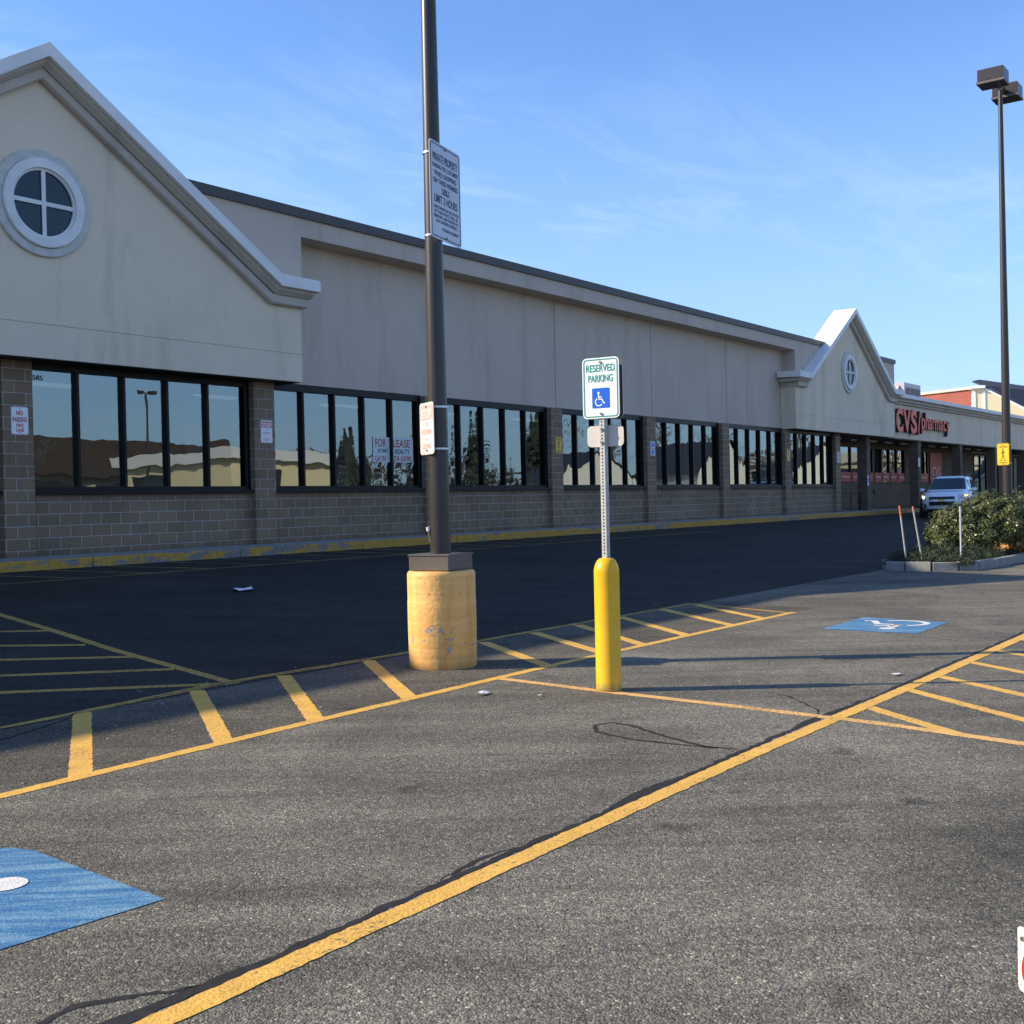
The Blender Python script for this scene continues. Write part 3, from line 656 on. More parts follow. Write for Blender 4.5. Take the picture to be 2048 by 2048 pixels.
# channel letters
SG = root('shop_sign', 'red three dimensional lettering CVS/pharmacy on the cream fascia', 'sign', (57, 17.78, 4.7))
def letters(s, cx, cz, w, h, dep=.16, yf=17.58, name='letter'):
    # each glyph its own raised letter: black returns, red face
    v, f, x0, x1, y0, y1 = textshape(s, .035 if len(s) and s in 'CVS' else .012)
    me = bpy.data.meshes.new('tmp'); me.from_pydata([(a, b, 0) for a, b in v], [], f)
    bm = bmesh.new(); bm.from_mesh(me); bmesh.ops.remove_doubles(bm, verts=bm.verts, dist=1e-5)
    for q in bm.verts: q.co = Vector((cx+(q.co.x-(x0+x1)/2)/(x1-x0)*w, yf, cz+(q.co.y-(y0+y1)/2)/(y1-y0)*h))
    res = bmesh.ops.extrude_face_region(bm, geom=bm.faces[:])
    for q in [e for e in res['geom'] if isinstance(e, bmesh.types.BMVert)]: q.co.y += dep
    bm.verts.ensure_lookup_table()
    mb = MB(); mb.v = [q.co.copy() for q in bm.verts]; bm.verts.index_update(); mb.f = [[q.index for q in fc.verts] for fc in bm.faces]
    bm.free(); bpy.data.meshes.remove(me)
    o = mb.build(name, 'letter side', SG)
    fb = MB(); fb.add([(cx+(a-(x0+x1)/2)/(x1-x0)*w, yf-.004, cz+(b-(y0+y1)/2)/(y1-y0)*h) for a, b in v], f)
    fb.build('letter_face', 'letter red', o)
letters('C', 54.22, 4.80, 1.0, 1.12); letters('V', 55.28, 4.80, 1.05, 1.10); letters('S', 56.3, 4.80, .92, 1.14)
letters('/', 57.12, 4.78, .45, 1.15)
wd = dict(p=.52, h=.5, a=.5, r=.34, m=.78, c=.48, y=.52); x = 57.5
for ch in 'pharmacy':
    w = wd[ch]; z, h = {'p': (4.66, .78), 'y': (4.66, .78), 'h': (4.93, .82)}.get(ch, (4.79, .54))
    letters(ch, x+w/2, z, w, h); x += w+.07
# rooftop unit, brick building and yellow gable beyond
o = root('rooftop_unit', 'grey pink rooftop air conditioner standing on the pharmacy roof', 'rooftop unit', (73.8, 24, 5.7))
MB().box(71.9, 75.1, 23.0, 25.4, 5.76, 8.2).build('cabinet', 'hvac', o, bevel=.02)
MB().add([(71.0, 23.3, 7.2), (71.0, 24.9, 7.2), (71.88, 24.9, 8.05), (71.88, 23.3, 8.05), (71.88, 23.3, 7.2), (71.88, 24.9, 7.2)], [(0, 1, 2, 3), (0, 3, 4), (1, 5, 2), (0, 4, 5, 1)]).build('intake_hood', 'hvac', o)
mb = MB()
for k_ in range(3): mb.box(72.2+k_*1.0, 72.9+k_*1.0, 22.95, 22.99, 6.3, 7.9)
mb.build('louvre', 'hvac dark', o)
# ================================================================== SIGNS ON THE PIERS
def sheet_sign(name, label, cat, c, r, nrm, w, h, m='sign white', rad=.035, group=None, bolts=True):
    c = Vector(c); o = root(name, label, cat, c-nrm*.004, group)
    MB().plate(c, r, nrm, w, h, .005, rad).build('plate', m, o)
    if bolts:
        for s_ in (1, -1):
            p = c+Z3*s_*(h/2-.035)
            MB().tube([p+nrm*.001, p+nrm*.012], .010, 8).build('bolt', 'bolt steel', o)
    return o
def deco(o, c, r, nrm, items, m, name='lettering', off=.0045):
    mb = MB(); O = Vector(c)+nrm*off
    for it in items:
        if it[0] == 't': text(mb, it[1], it[2], it[3], it[4], it[5], O, r, Z3, 0, it[6] if len(it) > 6 else .012)
        elif it[0] == 'b':
            x0, x1, z0, z1 = it[1:]; mb.add([O+r*x0+Z3*z0, O+r*x1+Z3*z0, O+r*x1+Z3*z1, O+r*x0+Z3*z1], [(0, 1, 2, 3)])
        elif it[0] == 'ring': mb.ringplate(O, r, nrm, it[1], it[2], 0, it[3], it[4])
        elif it[0] == 'walk':
            x, z, s = it[1:]; q = O+r*x+Z3*z
            mb.disc((0, .42*s), .07*s, q, r, Z3); mb.stroke([(0, .33*s), (0, .0)], .12*s, q, r, Z3)
            mb.stroke([(0, .30*s), (-.13*s, .14*s), (-.16*s, .02*s)], .05*s, q, r, Z3); mb.stroke([(0, .30*s), (.12*s, .16*s), (.17*s, .05*s)], .05*s, q, r, Z3)
            mb.stroke([(0, .02*s), (-.06*s, -.2*s), (-.16*s, -.42*s)], .075*s, q, r, Z3); mb.stroke([(0, .02*s), (.07*s, -.18*s), (.12*s, -.42*s)], .075*s, q, r, Z3)
    return mb.build(name, m, o, fix=False)
nF = Vector((0, -1, 0))
c = (10.62, 17.852, 2.945); o = sheet_sign('fire_lane_sign', 'white sign reading NO PARKING FIRE LANE on the leftmost block pier', 'sign', c, X3, nF, .305, .457)
deco(o, c, X3, nF, [('ring', .29, .44, .03, .003), ('t', 'NO', 0, .125, .12, .080, .03), ('t', 'PARKING', 0, .018, .25, .088, .022), ('t', 'FIRE', 0, -.078, .13, .058, .02), ('t', 'LANE', 0, -.155, .14, .058, .02)], 'sign red')
def stop_items(k=1): return [('t', 'FOR', 0, .04, .06, .035), ('t', 'PEDESTRIANS', 0, -.03, .21, .05), ('t', 'IN', 0, -.095, .03, .032), ('t', 'CROSSWALK', 0, -.155, .21, .05)]
def stop_sign(label, c, r, nrm, band, txt, pl, group):
    o = sheet_sign('stop_sign', label, 'sign', c, r, nrm, .305, .457, pl, group=group)
    deco(o, c, r, nrm, [('ring', .295, .447, .032, .004), ('b', -.135, .135, .075, .205)], band, 'header', .0040)
    deco(o, c, r, nrm, [('t', 'STOP', 0, .13, .22, .085)], pl, 'header_text', .0055)
    deco(o, c, r, nrm, stop_items(), txt, 'lettering'); return o
stop_sign('faded STOP sign fixed on the block pier between the first two window bays', (15.93, 17.852, 2.95), X3, nF, 'faded red', 'fade pink', 'sign white', 'stop for pedestrians signs')
for (c, lb) in (((26.38, 17.852, 2.94), 'yellow pedestrian caution sign on the pier just left of the reserved parking sign'), ((41.95, 17.852, 2.95), 'small yellow pedestrian sign on the last pier before the right gable')):
    o = sheet_sign('caution_sign', lb, 'sign', c, X3, nF, .305, .457, 'sign yellow', group='yellow pedestrian signs')
    deco(o, c, X3, nF, [('ring', .29, .44, .03, .005), ('t', 'CAUTION', 0, .17, .2, .04), ('walk', 0, .03, .25), ('t', 'WATCH FOR', 0, -.13, .17, .028), ('t', 'PEDESTRIANS', 0, -.175, .2, .028)], 'sign black')
for (c, lb) in (((31.55, 17.852, 2.97), 'pale sign with two faint blue panels on the pier right of the sign post'), ((47.13, 17.852, 2.96), 'pale two panel sign on the pier beside the entrance of the gable')):
    o = sheet_sign('notice_sign', lb, 'sign', c, X3, nF, .28, .44, 'sign pale', .02, 'two panel notices')
    deco(o, c, X3, nF, [('b', -.08, .08, .05, .17), ('b', -.08, .08, -.17, -.06)], 'sign blue', 'panel')
    deco(o, c, X3, nF, [('b', -.11, .11, -.03, .02)], 'faded red', 'stripe')
c = (50.62, 17.852, 2.0); o = sheet_sign('pier_notice', 'narrow blue and white notice low on the pier by the handrail', 'sign', c, X3, nF, .2, .45, 'sign pale', .01, bolts=False)
deco(o, c, X3, nF, [('b', -.09, .09, -.12, .12)], 'sign blue', 'panel')
c = (57.85, 17.852, 2.9); o = sheet_sign('pier_notice', 'white notice on the pharmacy pier behind the white car', 'sign', c, X3, nF, .3, .45, 'sign pale', .01, bolts=False)
# for lease banner inside the window
c = Vector((19.92, 18.06, 2.68)); LS = root('lease_sign', 'white FOR LEASE banner taped to the glass of the second window bay', 'sign', c)
mat('banner cloth', (.62, .68, .66), .8)
MB().plate(c, X3, nF, 1.36, .57, .004, .02).build('banner', 'banner cloth', LS)
deco(LS, c, X3, nF, [('t', 'FOR', -.42, .15, .36, .18), ('t', 'LEASE', .28, .15, .58, .18)], 'sign red', 'headline')
deco(LS, c, X3, nF, [('t', 'JOBE', -.37, -.035, .33, .11), ('t', 'L REALTY', .25, -.035, .62, .11)], 'sign black', 'name_line')
deco(LS, c, X3, nF, [('t', 'Call 781-', -.42, -.2, .42, .12)], 'sign red', 'call_line')
deco(LS, c, X3, nF, [('t', '329-5090', .27, -.2, .7, .13)], 'sign red', 'phone_number')
mb = MB()
for k_ in range(5): mb.add([c+X3*(-.55+.3*k_)+Z3*-.29, c+X3*(-.49+.3*k_)+Z3*-.29, c+X3*(-.58+.3*k_)+Z3*-.42, c+X3*(-.64+.3*k_)+Z3*-.42], [(0, 1, 2, 3)])
mb.build('tape_strip', 'banner cloth', LS)
# flowers sticker in the first pane
mb = MB(); rr = random.Random(3); q0 = Vector((11.34, 18.35, 2.55))
for k_ in range(60):
    a = rr.gauss(0, .06)+.1; b = rr.gauss(0, .06)+.05
    if k_ < 25: a = -.18+rr.gauss(0, .05)+k_*.008; b = -.16+rr.gauss(0, .03)+k_*.006
    p0 = q0+X3*a+Z3*b; s_ = .03; w = rr.uniform(0, 6)
    mb.add([p0+X3*cos(w)*s_+Z3*sin(w)*s_, p0+X3*cos(w+1.6)*s_*.6+Z3*sin(w+1.6)*s_*.6, p0-X3*cos(w)*s_-Z3*sin(w)*s_, p0-X3*cos(w+1.6)*s_*.6-Z3*sin(w+1.6)*s_*.6], [(0, 1, 2, 3)])
mat('vine', (.25, .55, .32), .6)
tag(mb.build('wall_vine', 'vine', fix=False), 'green leafy decoration inside the first window pane', 'decoration')
# ================================================================== NEAR LAMP POST
def lampheads(o, x, y, zt, gap=.54):
    for sx in (-1, 1):
        cx = x+sx*gap
        h = MB().box(cx-.23, cx+.23, y-.26, y+.26, zt-.10, zt+.14).build('lamp_head', 'pole bronze', o, bevel=.01)
        MB().box(cx-.24, cx+.24, y-.27, y+.27, zt-.155, zt-.105).build('door_frame', 'base cover', h)
        MB().box(cx-.2, cx+.2, y-.23, y+.23, zt-.161, zt-.156).build('lens', 'lens', h)
        MB().box(*(sorted((x+sx*.06, cx-sx*.23))), y-.04, y+.04, zt-.08, zt+.0).build('arm', 'pole bronze', o)
PB = Vector((7.938, 6.66, 0))
LP = root('lamp_post', 'tall dark bronze lamp pole rising from the yellow concrete drum', 'lamp post', PB, 'parking lot lamp posts')
mb = MB().lathe([(.298, 0), (.302, .02), (.303, .3), (.3045, .31), (.3045, .58), (.302, .59), (.303, .81), (.299, .835), (.285, .85), (.0, .855)], PB, 64)
mb.build('concrete_base', 'drum paint', LP, smooth=True)
q = []
cang = math.atan2(PB.y, PB.x)
mb = MB(); c_, s_ = cos(radians(4)), sin(radians(4))
def rot(px, py, a): return (px*cos(a)-py*sin(a), px*sin(a)+py*cos(a))
sq = [rot(a*.205, b*.205, radians(8)) for a, b in ((-1, -1), (1, -1), (1, 1), (-1, 1))]
mb.prismZ([(PB.x+a, PB.y+b) for a, b in sq], .856, .995).build('anchor_cover', 'base cover', LP, bevel=.006)
sq = [rot(a*.212, b*.212, radians(8)) for a, b in ((-1, -1), (1, -1), (1, 1), (-1, 1))]
MB().prismZ([(PB.x+a, PB.y+b) for a, b in sq], .985, .992+.006).build('cover_lip', 'base cover', LP)
MB().tube([PB+Z3*.99, PB+Z3*3.5, PB+Z3*6, PB+Z3*9.9], [.093, .080, .066, .048], 32).build('pole', 'pole bronze', LP, smooth=True)
lampheads(LP, PB.x, PB.y, 10.05)
vd = Vector((-.80, .60, 0))
MB().tube([PB+vd*.085+Z3*1.10, PB+vd*.105+Z3*1.22], .013, 10).build('conduit_stub', 'conduit', LP)
MB().tube([PB+vd*.105+Z3*1.20, PB+vd*.112+Z3*1.235], .017, 10).build('conduit_cap', 'sign white', LP)
def bands(o, ctr, zs, r_):
    for z in zs: MB().lathe([(r_+.001, 0), (r_+.004, .002), (r_+.004, .017), (r_+.001, .019)], (ctr.x, ctr.y, z), 32).build('strap', 'steel band', o)
# STOP sign on the pole
nS = Vector((-.90, .44, 0)).normalized(); rS = Vector((-nS.y, nS.x, 0)); rS = Vector((0, 0, 1)).cross(nS)
c = PB+nS*.105+Z3*2.105
o = stop_sign('sun bleached STOP sign strapped to the near lamp pole', c, rS, nS, 'fade pink', 'fade pink', 'sign cream', 'stop for pedestrians signs')
bands(o, PB, (2.285, 1.915), .088)
# private property sign
rP = Vector((.61, .145, 0)).normalized(); nP = rP.cross(Z3)
c = PB+nP*.085+rP*.085+Z3*4.185
o = sheet_sign('property_sign', 'tall PRIVATE PROPERTY sign high on the near lamp pole', 'sign', c, rP, nP, .61, .85, 'sign pale', .035)
deco(o, c, rP, nP, [('ring', .575, .815, .03, .009), ('t', 'PRIVATE PROPERTY', 0, .29, .49, .072), ('t', 'PARKING FOR CUSTOMERS', 0, .215, .50, .04), ('t', 'WHILE SHOPPING', 0, .15, .44, .045), ('t', 'ON THESE PREMISES', 0, .085, .49, .045),
    ('t', 'ONLY', 0, .02, .15, .045), ('b', -.075, .075, -.014, -.003), ('t', 'LIMIT 3 HOURS', 0, -.07, .46, .072), ('t', 'CARS PARKED IN VIOLATION', 0, -.145, .50, .028), ('t', 'OF THIS NOTICE WILL BE', 0, -.185, .47, .028),
    ('t', 'REMOVED AND STORED AT', 0, -.225, .49, .028), ('t', 'CAR OWNERS EXPENSE', 0, -.265, .42, .028), ('t', 'THE MANAGEMENT', .08, -.325, .34, .028)], 'ink blue')
bands(o, PB, (4.53, 3.80), .078)
# ================================================================== BOLLARD WITH SIGN POST
SB = Vector((7.50, 4.664, 0))
SP = root('sign_post', 'perforated steel sign post standing in a yellow bollard', 'sign post', SB)
MB().lathe([(.098, .0), (.098, .025), (.096, .03), (.096, .90), (.094, .925), (.086, .955), (.070, .985), (.050, 1.002), (.0, 1.008)], SB, 48).build('bollard_sleeve', 'bollard plastic', SP, smooth=True)
MB().box(SB.x-.023, SB.x+.023, SB.y-.023, SB.y+.023, 1.0, 2.5).build('post', 'galvanised', SP, bevel=.003)
mb = MB()
z = 1.04
while z < 2.49: mb.disc((0, z), .0065, Vector((SB.x-.0245, SB.y, 0)), Vector((0, -1, 0)), Z3, 10); z += .0254
mb.build('post_holes', 'hole', SP, fix=False)['kind'] = 'stuff'
# reserved signs, one on each side of the post
def reserved(sx, label):
    nrm = Vector((sx, 0, 0)); nrm = Vector((sx*cos(radians(6)), sx*sin(radians(6)), 0)); r = Z3.cross(nrm)
    c = SB+nrm*(.030 if sx < 0 else .034)+Z3*2.285
    o = sheet_sign('reserved_parking_sign', label, 'sign', c, r, nrm, .305, .457, 'sign white', .035, 'reserved parking signs')
    deco(o, c, r, nrm, [('ring', .285, .437, .028, .008), ('t', 'RESERVED', 0, .150, .240, .056), ('t', 'PARKING', 0, .072, .205, .056)], 'sign green')
    if sx > 0: MB().plate(c-nrm*.0055, r, nrm, .305, .457, .004, .035).build('plate_back', 'sign back shaded', o)
    MB().plate(c+nrm*.004-Z3*.075, r, nrm, .145, .150, .002, .008).build('blue_panel', 'sign blue', o)
    mb = MB(); wheelchair(mb, c+nrm*.0062-Z3*.13-r*.01, r, Z3, .115); mb.build('wheelchair_symbol', 'sign white', o, fix=False)
reserved(-1, 'white and green RESERVED PARKING sign facing the viewer'); reserved(1, 'second reserved parking sign mounted behind the first on the post')
nV = Vector((1, .1, 0)).normalized(); c = SB+nV*.031+Z3*1.925+Vector((0, .0, 0))
o = root('small_plate', 'small blank cream sign plate seen from behind below the reserved sign', 'sign plate', c)
MB().plate(c, Z3.cross(nV), nV, .305, .160, .003, .035).build('plate', 'sign back', o)
for dz in (.05, -.05): MB().tube([SB+Vector((-.024, 0, 1.925+dz)), SB+Vector((-.038, 0, 1.925+dz))], .010, 8).build('bolt', 'bolt steel', o)
# ================================================================== FAR LAMP POST, ISLAND
QB = Vector((26.045, 6.205, 0))
LP2 = root('lamp_post', 'distant lamp pole with two box heads rising behind the shrub', 'lamp post', QB, 'parking lot lamp posts')
MB().lathe([(.3, 0), (.3, .78), (.28, .8), (.0, .805)], QB, 40).build('concrete_base', 'drum paint', LP2, smooth=True)
MB().box(QB.x-.19, QB.x+.19, QB.y-.19, QB.y+.19, .806, .95).build('anchor_cover', 'base cover', LP2)
MB().tube([QB+Z3*.9, QB+Z3*9.86], [.098, .045], 24).build('pole', 'pole bronze', LP2, smooth=True)
lampheads(LP2, QB.x, QB.y, 9.98, .59)
nC = Vector((-.90, .44, 0)).normalized(); rC = Z3.cross(nC)
c = QB+nC*.11+Z3*2.205
o = sheet_sign('caution_sign', 'bright yellow CAUTION sign strapped to the distant lamp pole', 'sign', c, rC, nC, .305, .457, 'sign yellow', group='yellow pedestrian signs')
deco(o, c, rC, nC, [('ring', .29, .44, .03, .005), ('t', 'CAUTION', 0, .155, .22, .05), ('walk', 0, .0, .25), ('t', 'WATCH FOR', 0, -.13, .17, .028), ('t', 'PEDESTRIANS', 0, -.175, .2, .028)], 'sign black')
bands(o, QB, (2.39, 2.01), .09)
# island kerb stones
outl = [(60, 5.55), (34, 5.62), (29, 5.65), (25.8, 5.66), (24.0, 5.66), (22.9, 5.70), (22.25, 5.80), (21.8, 6.05), (21.55, 6.45), (21.52, 6.95), (21.7, 7.35), (22.1, 7.55), (24, 7.6), (30, 7.6), (60, 7.6)]
mb = MB()
def inset(pts, d):
    out_ = []
    for i, p in enumerate(pts):
        a = Vector(pts[max(i-1, 0)]); b = Vector(pts[min(i+1, len(pts)-1)]); t_ = (b-a).normalized(); n_ = Vector((t_.y, -t_.x))
        out_.append((p[0]+n_.x*d, p[1]+n_.y*d))
    return out_
inn = inset(outl, .14)
for i in range(len(outl)-1):
    a, b, c2, d2 = Vector(outl[i]), Vector(outl[i+1]), Vector(inn[i+1]), Vector(inn[i])
    g_ = .02; t_ = (b-a).normalized()*g_*.5
    if i in (6, 8): t_ = t_*2.5
    z1 = .165+random.uniform(-.006, .006)
    mb.prismZ([(a+t_)[:], (b-t_)[:], (c2-t_)[:], (d2+t_)[:]], -.02, z1)
o = mb.build('island_kerb', 'granite kerb', bevel=.012); o['kind'] = 'structure'
o = MB().prismZ(inset(outl, .135), 0, .10).build('island_soil', 'mulch'); o['kind'] = 'structure'
# stakes
for (x, y, z, tx, ty, tz, lb) in ((20.49+1.5, 7.05, .1, -.05, .10, 1.20, 'leaning white stake with orange top at the tip of the island'), (22.02, 6.76, .1, -.09, .14, 1.18, 'leaning grey white stake between the other two'), (22.5, 6.2, .1, 0, 0, 1.16, 'upright white stake in front of the shrub')):
    o = root('marker_stake', lb, 'stake', (x, y, z), 'island marker stakes')
    a = Vector((x, y, z)); b = Vector((x+tx, y+ty, tz)); kx = .82 if 'orange' in lb else .93
    MB().tube([a, a.lerp(b, kx)], .017, 10).build('shaft', 'stake wood' if 'grey' in lb or 'orange' in lb else 'sign pale', o)
    MB().tube([a.lerp(b, kx), b], .0185, 10).build('tip', 'orange tape' if 'orange' in lb else ('faded red' if 'grey' in lb else 'sign pale'), o)
# foliage helpers
def leaf(mb, p, nrm, s, rr, asp=.5):
    t_ = nrm.cross(Vector((rr.uniform(-1, 1), rr.uniform(-1, 1), rr.uniform(-1, 1)))).normalized(); b_ = nrm.cross(t_)
    mb.v += [p-t_*s, p+b_*s*asp, p+t_*s, p-b_*s*asp]; k_ = len(mb.v); mb.f.append([k_-4, k_-3, k_-2, k_-1])
def shrub(name, label, cat, base, lobes, count, size, lm, seed, group=None, stems=10):
    rr = random.Random(seed); o = root(name, label, cat, base, group); mb = MB()
    tot = sum(l[3]*l[4] for l in lobes)
    for (lx, ly, lz, rx, rz) in lobes:
        for _ in range(int(count*rx*rz/tot)):
            d = Vector((rr.gauss(0, 1), rr.gauss(0, 1), rr.gauss(0, 1))).normalized()
            clump = .82+.18*sin(7*d.x+3*d.z+lx*5)*cos(6*d.y+4*d.z)+.06*sin(17*d.x)*sin(15*d.z+ly)
            q = rr.uniform(.35, 1)**.4*clump*rr.uniform(.92, 1.06)
            p = Vector((lx+d.x*rx*q, ly+d.y*rx*q, lz+d.z*rz*q))
            if p.z < .05: continue
            nn = (d+Vector((rr.gauss(0, .5), rr.gauss(0, .5), rr.gauss(.3, .5)))).normalized()
            leaf(mb, p, nn, size*rr.uniform(.6, 1.25), rr)
    mb.build('foliage', lm, o, fix=False)
    mb = MB()
    for _ in range(stems):
        l = rr.choice(lobes); b = Vector(base)+Vector((rr.uniform(-.25, .25), rr.uniform(-.25, .25), 0))
        e = Vector((l[0]+rr.uniform(-.6, .6)*l[3], l[1]+rr.uniform(-.6, .6)*l[3], l[2]+rr.uniform(-.3, .5)*l[4]))
        mid = b.lerp(e, .5)+Vector((rr.uniform(-.12, .12), rr.uniform(-.12, .12), .05))
        mb.tube([b, mid, e], [.022, .014, .006], 6)
    mb.build('stem', 'bark', o); return o
shrub('evergreen_shrub', 'large glossy olive green shrub on the island in front of the lamp pole', 'shrub', (24.6, 6.55, .1),
      [(24.6, 6.80, .80, .62, .50), (25.0, 6.35, .98, .70, .56), (24.4, 7.05, .58, .46, .38), (25.05, 5.95, .85, .70, .58), (24.1, 6.95, .42, .30, .26), (24.6, 6.45, .55, .68, .48)], 34000, .031, 'shrub leaf', 5, 'shrubs on the island', 22)
shrub('evergreen_shrub', 'second green shrub behind the lamp pole at the right edge', 'shrub', (27.6, 6.3, .1),
      [(27.2, 6.3, .95, .72, .58), (28.0, 6.1, .9, .75, .55), (27.3, 5.95, .6, .5, .5)], 9000, .042, 'shrub leaf', 9, 'shrubs on the island')
shrub('russet_shrub', 'small russet shrub low at the right edge of the island', 'shrub', (25.9, 5.95, .1), [(25.9, 5.95, .3, .32, .22), (26.5, 5.95, .32, .35, .24)], 1500, .025, 'dry leaf', 11, None, 9)
rr = random.Random(21); mb = MB()
for _ in range(16000):
    x = rr.uniform(21.72, 25.4); y = rr.uniform(5.83, 7.42)
    e = min((x-21.6)/.9, (y-5.72)/.45, (7.56-y)/.4, (25.5-x)/1.2, 1)
    if e <= 0: continue
    hgt = .10+.30*sqrt(max(e, 0))*(.6+.4*sin(x*5+y*3)*cos(y*6-x*2)+rr.uniform(-.15, .15))
    z = hgt*rr.uniform(.35, 1.05)
    nn = Vector((rr.gauss(0, 1), rr.gauss(0, 1), rr.gauss(.4, .6))).normalized()
    leaf(mb, Vector((x, y, .02+max(z, .1))), nn, rr.uniform(.025, .06), rr, .16)
tag(mb.build('juniper_cover', 'juniper', fix=False), 'low dark green juniper ground cover filling the tip of the island', 'ground cover', kind='stuff')
mb = MB()
for _ in range(500):
    x = rr.uniform(25.2, 28.2); y = rr.uniform(5.8, 6.3)
    leaf(mb, Vector((x, y, .11+rr.uniform(0, .05))), Vector((rr.gauss(0, .4), rr.gauss(0, .4), 1)).normalized(), .035, rr)
tag(mb.build('fallen_leaves', 'dry leaf', fix=False), 'orange fallen leaves on the mulch under the shrub', 'leaves', kind='stuff')
# ================================================================== HANDRAILS
def rail(name, label, x0, x1, y, zb, zt):
    o = root(name, label, 'handrail', (x0, y, zb))
    for k_, x in enumerate((x0, (x0+x1)/2, x1)): MB().tube([(x, y, zb), (x, y, zt-.03)], .02, 8).build('post', 'black frame', o)
    MB().tube([(x0, y, zt-.04), (x0+.04, y, zt), (x1-.04, y, zt), (x1, y, zt-.04)], .02, 8).build('top_rail', 'black frame', o)
    MB().tube([(x0, y, zb+.36), (x1, y, zb+.36)], .016, 8).build('lower_rail', 'black frame', o)
rail('handrail', 'black metal handrail in the shaded entrance beside the last block pier', 48.1, 50.4, 18.15, .695, 1.48)
o = root('handrail', 'short black hooked handrail right of the entrance pier', 'handrail', (52.2, 18.4, .69))
MB().tube([(51.9, 18.4, .69), (51.9, 18.4, 1.55), (52.6, 18.4, 1.6), (52.9, 18.4, 1.58), (52.95, 18.4, 1.4)], .03, 8).build('rail', 'black frame', o)
MB().box(51.5, 51.9, 18.3, 18.4, .69, 1.55).build('panel', 'black frame', o)
# ================================================================== WHITE SUV
CA = radians(188.0)
CAR = root('parked_car', 'white sport utility vehicle with one headlight lit, half hidden by the shrub', 'car', (49.05, 13.9, gz(13.9)), None, CA)
ORG[CAR.name] = Vector((0, 0, 0))
def sup(a, b, n, w): c_, s_ = cos(w), sin(w); return (a*math.copysign(abs(c_)**(2/n), c_), b*math.copysign(abs(s_)**(2/n), s_))
def stack(levels, nseg=64, n=4.5):
    mb = MB(); vs = []; fs = []
    for (z, xc, a, b) in levels:
        for j in range(nseg): x, y = sup(a, b, n, 2*pi*(j+.5)/nseg); vs.append((xc+x, y, z))
    k = len(levels)
    for i in range(k-1):
        for j in range(nseg): fs.append([i*nseg+j, i*nseg+(j+1) % nseg, (i+1)*nseg+(j+1) % nseg, (i+1)*nseg+j])
    fs += [list(range(nseg-1, -1, -1)), [(k-1)*nseg+j for j in range(nseg)]]
    return mb.add(vs, fs)
LV = [(.26, 0, 2.20, .80), (.34, 0, 2.31, .86), (.48, 0, 2.38, .90), (.66, 0, 2.40, .915), (.80, 0, 2.37, .92), (.92, -.03, 2.30, .91), (1.0, -.10, 2.15, .875), (1.06, -.30, 1.88, .83), (1.10, -.5, 1.62, .78)]
MB.box
stack(LV, 72, 4).build('body', 'car paint', CAR, smooth='all')
GL = [(1.04, -.55, 1.72, .84), (1.12, -.57, 1.66, .82), (1.3, -.66, 1.46, .775), (1.50, -.74, 1.24, .71), (1.60, -.78, 1.10, .66), (1.655, -.80, .98, .60), (1.675, -.82, .8, .45)]
cabin = stack(GL, 72, 5).build('cabin', 'car paint', CAR, smooth='all')
def lvl(LVs, z):
    for i in range(len(LVs)-1):
        if LVs[i][0] <= z <= LVs[i+1][0]:
            f = (z-LVs[i][0])/(LVs[i+1][0]-LVs[i][0]); return [LVs[i][k_]*(1-f)+LVs[i+1][k_]*f for k_ in range(4)]
    return LVs[-1]
def patch(LVs, n, z0, z1, y0, y1, off, front=True, side=0, x0=0, x1=0, nz=8, ny=20):
    mb = MB(); vs = []
    for i in range(nz+1):
        z = z0+(z1-z0)*i/nz; _, xc, a, b = lvl(LVs, z)
        for j in range(ny+1):
            if side == 0:
                yf = y0+(y1-y0)*j/ny; y = yf*b
                x = xc+a*max(0, 1-abs(y/b)**n)**(1/n); vs.append((x+off, y*1.0, z+off*.3))
            else:
                x = x0+(x1-x0)*j/ny; y = b*max(0, 1-abs((x-xc)/a)**n)**(1/n); vs.append((x, side*(y+off), z))
    return mb.add(vs, [[i*(ny+1)+j, i*(ny+1)+j+1, (i+1)*(ny+1)+j+1, (i+1)*(ny+1)+j] for i in range(nz) for j in range(ny)])
patch(GL, 5, 1.13, 1.585, -.88, .88, .012).build('windscreen', 'car glass', CAR, smooth='all')
for sd in (1, -1): 
    for xa, xb in ((-.55, .30), (-1.35, -.62)): patch(GL, 5, 1.15, 1.52, 0, 0, .012, side=sd, x0=xa, x1=xb).build('side_window', 'car glass', CAR, smooth='all')
patch(LV, 4, .74, .845, -.52, .52, .012).build('upper_grille', 'car black', CAR)
patch(LV, 4, .70, .715, -.56, .56, .016).build('chrome_bar', 'chrome', CAR)
patch(LV, 4, .845, .86, -.54, .54, .016).build('chrome_bar', 'chrome', CAR)
patch(LV, 4, .50, .66, -.52, .52, .012).build('lower_grille', 'car black', CAR)
